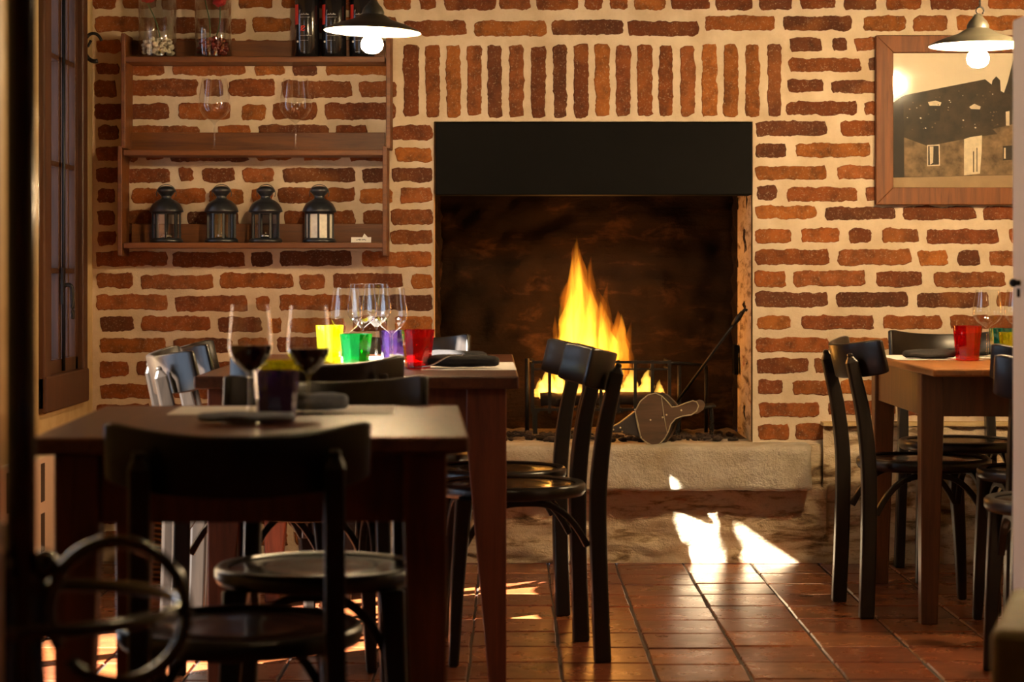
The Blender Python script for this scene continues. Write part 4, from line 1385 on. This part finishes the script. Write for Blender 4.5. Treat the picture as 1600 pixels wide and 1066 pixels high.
# black canisters with red stripe and fine writing
def canister(px, label):
    r = thing('canister', label, 'canister', on(px, 7.516, SZ[0]), math.radians(0), 'black canisters on the top shelf')
    R, h = 0.043, 0.29
    b = MB(); b.lathe([(0, 0.0005), (R - 0.002, 0.0005), (R, 0.003), (R, h - 0.003), (R - 0.002, h), (0, h)], 48); b.build('body', M['canister'], r)
    def band(a0, a1, z0, z1, mi, b, n=10):
        vs, fs = [], []
        for i in range(n + 1):
            a = a0 + (a1 - a0) * i / n
            for z in (z0, z1): vs.append(((R + 0.0006) * math.cos(a), (R + 0.0006) * math.sin(a), z))
        for i in range(n): fs.append((2 * i, 2 * i + 2, 2 * i + 3, 2 * i + 1))
        b.add(vs, fs, mi, True)
    A = lambda deg: math.radians(-90 + deg)          # 0 faces the camera
    b = MB(); band(A(-68), A(-40), 0.115, 0.185, 0, b); b.build('red_label', M['red_label'], r)
    b = MB()
    rr = random.Random(int(px))
    # flourish of script: a looping initial and short word strokes
    def stroke(pts, w=0.0007):
        b.tube([((R + 0.0008) * math.cos(A(d)), (R + 0.0008) * math.sin(A(d)), z) for d, z in pts], w, 5)
    stroke([(-30, 0.166), (-32, 0.158), (-31, 0.149), (-26, 0.148), (-22, 0.152)])
    for k in range(5):
        stroke([(-22 + k * 7, 0.148), (-19 + k * 7, 0.153 if k % 2 else 0.150), (-16 + k * 7, 0.148)])
    for z, n in ((0.139, 6), (0.075, 7), (0.058, 5), (0.018, 3)):
        for k in range(n): stroke([(-28 + k * 8, z), (-23 + k * 8, z + 0.0008 * (k % 2))], 0.0005)
    b.build('lettering', M['white_label'], r)
    b = MB(); b.ball(((R + 0.0002) * math.cos(A(-44)), (R + 0.0002) * math.sin(A(-44)), 0.055), 0.0042, 10, 0, (1, 1, 1)); b.build('seal', M['white_label'], r)
    b = MB()
    ring = [(-14 + 9 * math.cos(t), 0.101 + 0.008 * math.sin(t)) for t in [0.5 + 5.2 * k / 16 for k in range(17)]]
    b.tube([((R + 0.001) * math.cos(A(d)), (R + 0.001) * math.sin(A(d)), z) for d, z in ring], 0.0022, 6)
    b.tube([((R + 0.001) * math.cos(A(d)), (R + 0.001) * math.sin(A(d)), z) for d, z in ((-30, 0.090), (-18, 0.099), (-8, 0.104))], 0.0016, 6)
    b.build('emblem', M['red_label'], r)


canister(480, 'black canister with red stripe on the top shelf, nearest the vases')
canister(522, 'black canister with red stripe on the top shelf, middle of the three')
canister(566, 'black canister with red stripe on the top shelf, half behind the hanging lamp')

# wrought iron hook on the left wall by the corner
hk = at(128, 72, 7.42)
b = MB()
b.box(0, 0.006, -0.012, 0.012, -0.055, 0.055)
b.tube([(0.006 + 0.034 - 0.034 * math.cos(t) * (1 - 0.05 * t), 0.0 - 0.002 * t, 0.048 * math.sin(t) * (1 - 0.06 * t)) for t in [-1.9 + 4.6 * k / 26 for k in range(27)]], lambda t: 0.008 - 0.003 * t, 8)
b.tube([(0.0, 0, 0), (0.02, 0, 0.0), (0.03, 0, 0.02)], 0.005, 8)
tag(b.build('wall_hook', M['iron'], None, (XL, 7.42, hk.z)), 'curled wrought iron hook on the side wall beside the shelf', 'hook')

# radiator under the window
rd = thing('radiator', 'white slotted radiator under the side window', 'radiator', (XL, 6.55, 0.0))
b = MB()
b.box(0.02, 0.075, -0.42, 0.26, 0.155, 0.470)
b.build('panel', M['radiator'], rd, bevel=0.006)
def slots(face_y, b):
    pass
b = MB()
for k in range(3):
    y = -0.39 + k * 0.26
    for (z0, z1) in ((0.185, 0.300), (0.335, 0.450)):
        b.box(0.0745, 0.0762, y, y + 0.050, z0, z1)
for (z0, z1) in ((0.185, 0.300), (0.335, 0.450)):
    b.box(0.040, 0.055, -0.4212, -0.419, z0, z1)
b.build('slot', M['slot'], rd)
b = MB()
for y in (-0.3, 0.2): b.box(0.0, 0.02, y - 0.02, y + 0.02, 0.30, 0.40)
b.tube([(0.045, 0.30, 0.0), (0.045, 0.30, 0.20), (0.045, 0.25, 0.20)], 0.010, 8)
b.build('bracket', M['radiator'], rd)

# wicker log basket at the wall behind the tables
wb = thing('wicker_basket', 'brown wicker basket standing at the foot of the brick wall under the shelf', 'basket', (at(300, 850, 7.25).x, 7.25, 0))
b = MB(); b.lathe([(0.0, 0.004), (0.16, 0.004), (0.165, 0.01), (0.185, 0.30), (0.188, 0.305), (0.182, 0.30), (0.160, 0.02), (0.0, 0.02)], 48); b.build('woven_body', M['wicker'], wb)
b = MB(); b.tube([(0.187 * math.cos(2 * PI * k / 40), 0.187 * math.sin(2 * PI * k / 40), 0.304) for k in range(40)], 0.011, 8, closed=True); b.build('rim', M['wicker'], wb)

# ------------------------------------------------------------------ framed photograph
PY = WY - 0.035
KP = PY / F
fx0, fx1 = (1369 - CX) * KP, (1716 - CX) * KP
fz0, fz1 = H - (320 - CY) * KP, H - (55 - CY) * KP
pf = thing('framed_picture', 'wooden framed sepia photograph of an old farmhouse on the brick wall', 'picture', ((fx0 + fx1) / 2, WY, fz0))
po = pf.location
fw = 27 * KP
b = MB()
X0, X1, Z0, Z1 = fx0 - po.x, fx1 - po.x, 0.0, fz1 - fz0
def trap(q):
    b.add([(x, y, z) for x, y, z in [(q[0][0], PY - WY, q[0][1]), (q[1][0], PY - WY, q[1][1]), (q[2][0], PY - WY, q[2][1]), (q[3][0], PY - WY, q[3][1])]] +
          [(x, -0.006, z) for x, z in q], [(0, 1, 2, 3), (7, 6, 5, 4), (0, 4, 5, 1), (1, 5, 6, 2), (2, 6, 7, 3), (3, 7, 4, 0)])
trap([(X0, Z0), (X0, Z1), (X0 + fw, Z1 - fw), (X0 + fw, Z0 + fw)])
trap([(X1, Z0), (X1 - fw, Z0 + fw), (X1 - fw, Z1 - fw), (X1, Z1)])
trap([(X0, Z1), (X1, Z1), (X1 - fw, Z1 - fw), (X0 + fw, Z1 - fw)])
trap([(X0, Z0), (X0 + fw, Z0 + fw), (X1 - fw, Z0 + fw), (X1, Z0)])
b.build('frame', M['frame'], pf, bevel=0.003)
# the print, built as flat shapes
b = MB()
yb = -0.012


def pp(cx, cy):      # a point of the photograph seen at 3.674x from (1370, 40)
    px, py = 1370 + cx / 3.674, 40 + cy / 3.674
    return ((px - CX) * KP - po.x, H - (py - CY) * KP - fz0)


lay = [0]
def shape(pts, mi):
    lay[0] += 1
    y = yb - 0.00008 * lay[0]
    b.add([(p[0], y, p[1]) for p in [pp(*q) for q in pts]], [tuple(range(len(pts)))], mi)
shape([(80, 130), (1190, 130), (1190, 960), (80, 960)], 0)
shape([(80, 870), (300, 866), (520, 862), (1190, 845), (1190, 960), (80, 960)], 4)
shape([(80, 452), (160, 398), (400, 350), (630, 305), (668, 335), (672, 312), (694, 288), (716, 310), (720, 372), (738, 382), (1190, 400), (1190, 848), (520, 862), (80, 872)], 1)
shape([(738, 384), (760, 320), (790, 200), (820, 120), (860, 300), (880, 420)], 5)
shape([(100, 870), (160, 640), (300, 660), (520, 620), (640, 600), (800, 560), (1190, 560), (1190, 846), (520, 860)], 2)
shape([(80, 452), (160, 400), (165, 868), (80, 872)], 5)
shape([(165, 640), (260, 560), (420, 600), (520, 560), (640, 560), (700, 620), (560, 640), (300, 690)], 1)
shape([(305, 455), (372, 455), (370, 545), (308, 545)], 5)
shape([(300, 436), (345, 428), (378, 438), (372, 457), (310, 457)], 3)
shape([(545, 475), (600, 475), (600, 550), (548, 550)], 5)
shape([(538, 464), (568, 446), (605, 462), (600, 478), (548, 476)], 3)
shape([(296, 684), (368, 680), (370, 802), (296, 806)], 3)
shape([(302, 690), (362, 688), (364, 796), (302, 800)], 5)
shape([(310, 692), (332, 692), (330, 786), (312, 798)], 3)
shape([(508, 650), (545, 638), (612, 628), (610, 720), (600, 848), (508, 858)], 3)
shape([(560, 720), (566, 720), (566, 840), (560, 840)], 1); shape([(580, 700), (585, 700), (585, 838), (580, 838)], 1)
shape([(748, 492), (770, 488), (770, 572), (750, 572)], 3)
shape([(732, 690), (790, 686), (790, 768), (732, 772)], 5)
shape([(738, 700), (748, 700), (748, 762), (738, 762)], 3)
shape([(900, 480), (950, 478), (950, 560), (900, 562)], 5); shape([(1000, 680), (1070, 680), (1070, 800), (1000, 800)], 5)
rr = random.Random(5)
for k in range(46):                                # bright leaves of the creeper
    cx_, cy_ = rr.uniform(180, 700), rr.uniform(370, 600)
    if cy_ < 400 - (cx_ - 160) * 0.19 + 25: continue
    s_ = rr.uniform(3, 7)
    shape([(cx_ - s_, cy_), (cx_, cy_ - s_ * 0.7), (cx_ + s_, cy_ + 1), (cx_, cy_ + s_ * 0.8)], 2 if k % 4 else 3)
b.build('print', [M['sepia_sky'], M['sepia_dark'], M['sepia_mid'], M['sepia_light'], M['sepia_ground'], M['sepia_black']], pf)
b = MB(); b.add([(X0 + fw * 0.9, -0.020, Z0 + fw * 0.9), (X1 - fw * 0.9, -0.020, Z0 + fw * 0.9), (X1 - fw * 0.9, -0.020, Z1 - fw * 0.9), (X0 + fw * 0.9, -0.020, Z1 - fw * 0.9)], [(0, 1, 2, 3)])
b.build('glass', M['picture_glass'], pf)


# ------------------------------------------------------------------ hanging lamps
M['bulb_dim'] = mat_emit('lit_bulb_dim', LAMP_COL, LAMP_STRENGTH * 0.62)
M['bulb_bright'] = mat_emit('lit_bulb_bright', LAMP_COL, LAMP_STRENGTH * 1.45)
M['bulb_faint'] = mat_emit('lit_bulb_faint', LAMP_COL, LAMP_STRENGTH * 0.22)


def lamp(label, x, y, z, tilt=0.0, bulb='bulb'):
    r = thing('pendant_lamp', label, 'lamp', (x, y, z), 0, 'enamel pendant lamps')
    M0 = Matrix.Rotation(tilt, 4, 'Y')
    R = 0.142
    b = MB(); b.lathe([(R, 0.0), (R * 0.97, 0.006), (R * 0.70, 0.022), (R * 0.40, 0.036), (0.042, 0.046), (0.030, 0.052)], 56, M=M0); sdd = b.build('lamp_shade', M['enamel'], r)
    b = MB(); b.lathe([(R - 0.0005, 0.0), (R * 0.965, 0.0035), (R * 0.70, 0.0195), (R * 0.40, 0.0335), (0.030, 0.044), (0.0, 0.045)], 56, M=M0); b.build('inner_enamel', M['white_enamel'], sdd)
    b = MB(); b.lathe([(0.032, 0.048), (0.032, 0.060), (0.026, 0.072), (0.018, 0.080), (0.010, 0.092), (0.0, 0.094)], 32, M=M0); b.build('cap', M['enamel'], r)
    b = MB(); b.lathe([(0.016, 0.045), (0.016, 0.0), (0.014, -0.004)], 24, M=M0); b.build('socket', M['white_enamel'], r)
    b = MB(); b.lathe([(0.013, 0.0), (0.018, -0.010), (0.029, -0.024), (0.0325, -0.036), (0.029, -0.050), (0.018, -0.060), (0.0, -0.064)], 20, M=M0); b.build('bulb', M[bulb], r)
    b = MB()
    b.tube([(0.011 * math.sin(t) + 0.006, 0, 0.103 + 0.011 * math.cos(t)) for t in [PI + 5.6 * k / 16 for k in range(17)]], 0.0025, 6, up=(0, 1, 0))
    b.build('hook', M['iron'], r)
    b = MB()
    b.tube([(0.006, 0, 0.112), (0.004, 0, 0.3), (0.0, 0, ZC - z)], 0.0028, 6); b.build('cord', M['iron'], r)
    return r


l1 = at(582, 50, 6.25); l2 = at(1528, 72, 6.25)
lamp('lit hanging lamp with shallow white enamel shade in front of the shelf', l1.x, 6.25, l1.z, math.radians(2), 'bulb_dim')
lamp('lit hanging lamp with shallow enamel shade in front of the framed picture', l2.x, 6.25, l2.z)
lamp('added unseen hanging lamp further along the room, brightening the right side', 1.64, 6.0, 1.863, 0.0, 'bulb_bright')  # unseen lamp added to brighten the right side, placed by its reflection

lamp('added unseen hanging lamp over the front of the room, brightening bench and cupboard', 0.15, 3.3, 2.05, 0.0, 'bulb_faint')  # lamp out of view, added as fill for bench, cupboard and front table

# ------------------------------------------------------------------ foreground: coat stand, cupboard, bench, door frame
CXs = (33 - CX) * 2.6 / F
cs = thing('coat_stand', 'dark bentwood coat stand with a hoop and scrolls close to the camera', 'coat stand', (CXs, 2.6, 0))
b = MB(); b.tube([(0, 0, 0.42), (0, 0, 0.9), (0, 0, 1.85)], lambda t: 0.0185, 16, up=(0, 1, 0)); b.build('pole', M['coat'], cs)
hz = 0.615
b = MB(); b.tube([(0.193 * math.cos(2 * PI * k / 48), 0.193 * math.sin(2 * PI * k / 48), hz) for k in range(48)], 0.0085, 10, closed=True); b.build('umbrella_hoop', M['coat'], cs)
for q in range(3):
    a = math.radians(-6 + 120 * q)
    u = Vector((math.cos(a), math.sin(a), 0))
    b = MB()
    pts = []
    R = 0.085
    for k in range(40):
        t = -0.75 * PI + 1.93 * PI * k / 39
        pts.append(u * (0.120 + R * math.cos(t)) + Vector((0, 0, hz - 0.003 + R * math.sin(t))))
    b.tube(pts, 0.0085, 10, up=(-math.sin(a), math.cos(a), 0)); b.build('scroll', M['coat'], cs)
    b = MB()
    lg = smooth_path([u * 0.018 + Vector((0, 0, 0.66)), u * 0.020 + Vector((0, 0, 0.52)), u * 0.05 + Vector((0, 0, 0.36)), u * 0.16 + Vector((0, 0, 0.18)), u * 0.26 + Vector((0, 0, 0.012))], 8)
    b.tube(lg, 0.012, 10, up=(-math.sin(a), math.cos(a), 0)); b.build('leg', M['coat'], cs)
    b = MB()
    b.ball(u * 0.030 + Vector((0, 0, 0.668)), 0.016, 14, 0, (1, 1, 1.2)); b.build('knob', M['coat'], cs)
    b = MB()
    hkp = smooth_path([u * 0.018 + Vector((0, 0, 1.55)), u * 0.10 + Vector((0, 0, 1.52)), u * 0.19 + Vector((0, 0, 1.60)), u * 0.20 + Vector((0, 0, 1.68))], 8)
    b.tube(hkp, 0.009, 10, up=(-math.sin(a), math.cos(a), 0)); b.build('coat_hook', M['coat'], cs)

# white cupboard at the right edge
CYd = 4.62
cxl = (1582 - CX) * CYd / F
cb = thing('white_cupboard', 'tall white-painted cupboard at the right edge of the room', 'cupboard', (cxl + 0.30, CYd - 0.20, 0))
b = MB(); b.box(-0.30, 0.30, -0.18, 0.20, 0.0, at(1590, 32, CYd).z); b.build('body', M['white_paint'], cb, bevel=0.004)
b = MB(); b.box(-0.298, 0.298, -0.20, -0.181, 0.05, at(1590, 32, CYd).z - 0.004); dr = b.build('door', M['white_paint'], cb, bevel=0.004)
b = MB(); kz = at(1593, 442, CYd).z; kx = (1593 - CX) * CYd / F - cxl - 0.30
KX = -0.313; KY = 0.135; b.ball((KX, KY, kz), 0.009, 14, 0, (1, 1.2, 1)); b.tube([(-0.299, KY, kz), (KX, KY, kz)], 0.006, 8); b.tube([(-0.302, KY, kz - 0.012), (-0.302, KY, kz - 0.03)], 0.004, 8, up=(1, 0, 0)); b.build('knob', M['iron'], dr)

# olive bench corner at the lower right
bn = at(1547, 984, 2.95)
bq = thing('leather_bench', 'olive brown bench whose corner shows at the lower right', 'bench', (bn.x, 2.95, 0), math.radians(-17))
b = MB(); b.box(0, 0.9, 0, 0.42, 0.40, bn.z); b.build('cushion', M['olive'], bq, bevel=0.012)
b = MB(); b.box(0.004, 0.896, 0.004, 0.416, 0.0, 0.399); b.build('plinth', M['olive'], bq, bevel=0.004)

# reddish door frame at the far left edge, close to the camera
b = MB(); xd = (6 - CX) * 2.15 / F
b.box(xd - 0.10, xd, 2.05, 2.15, 0, 2.1)
struct(b.build('trim_3', M['door_wood'], bevel=0.006), 'reddish wooden door frame at the left edge of the photo')
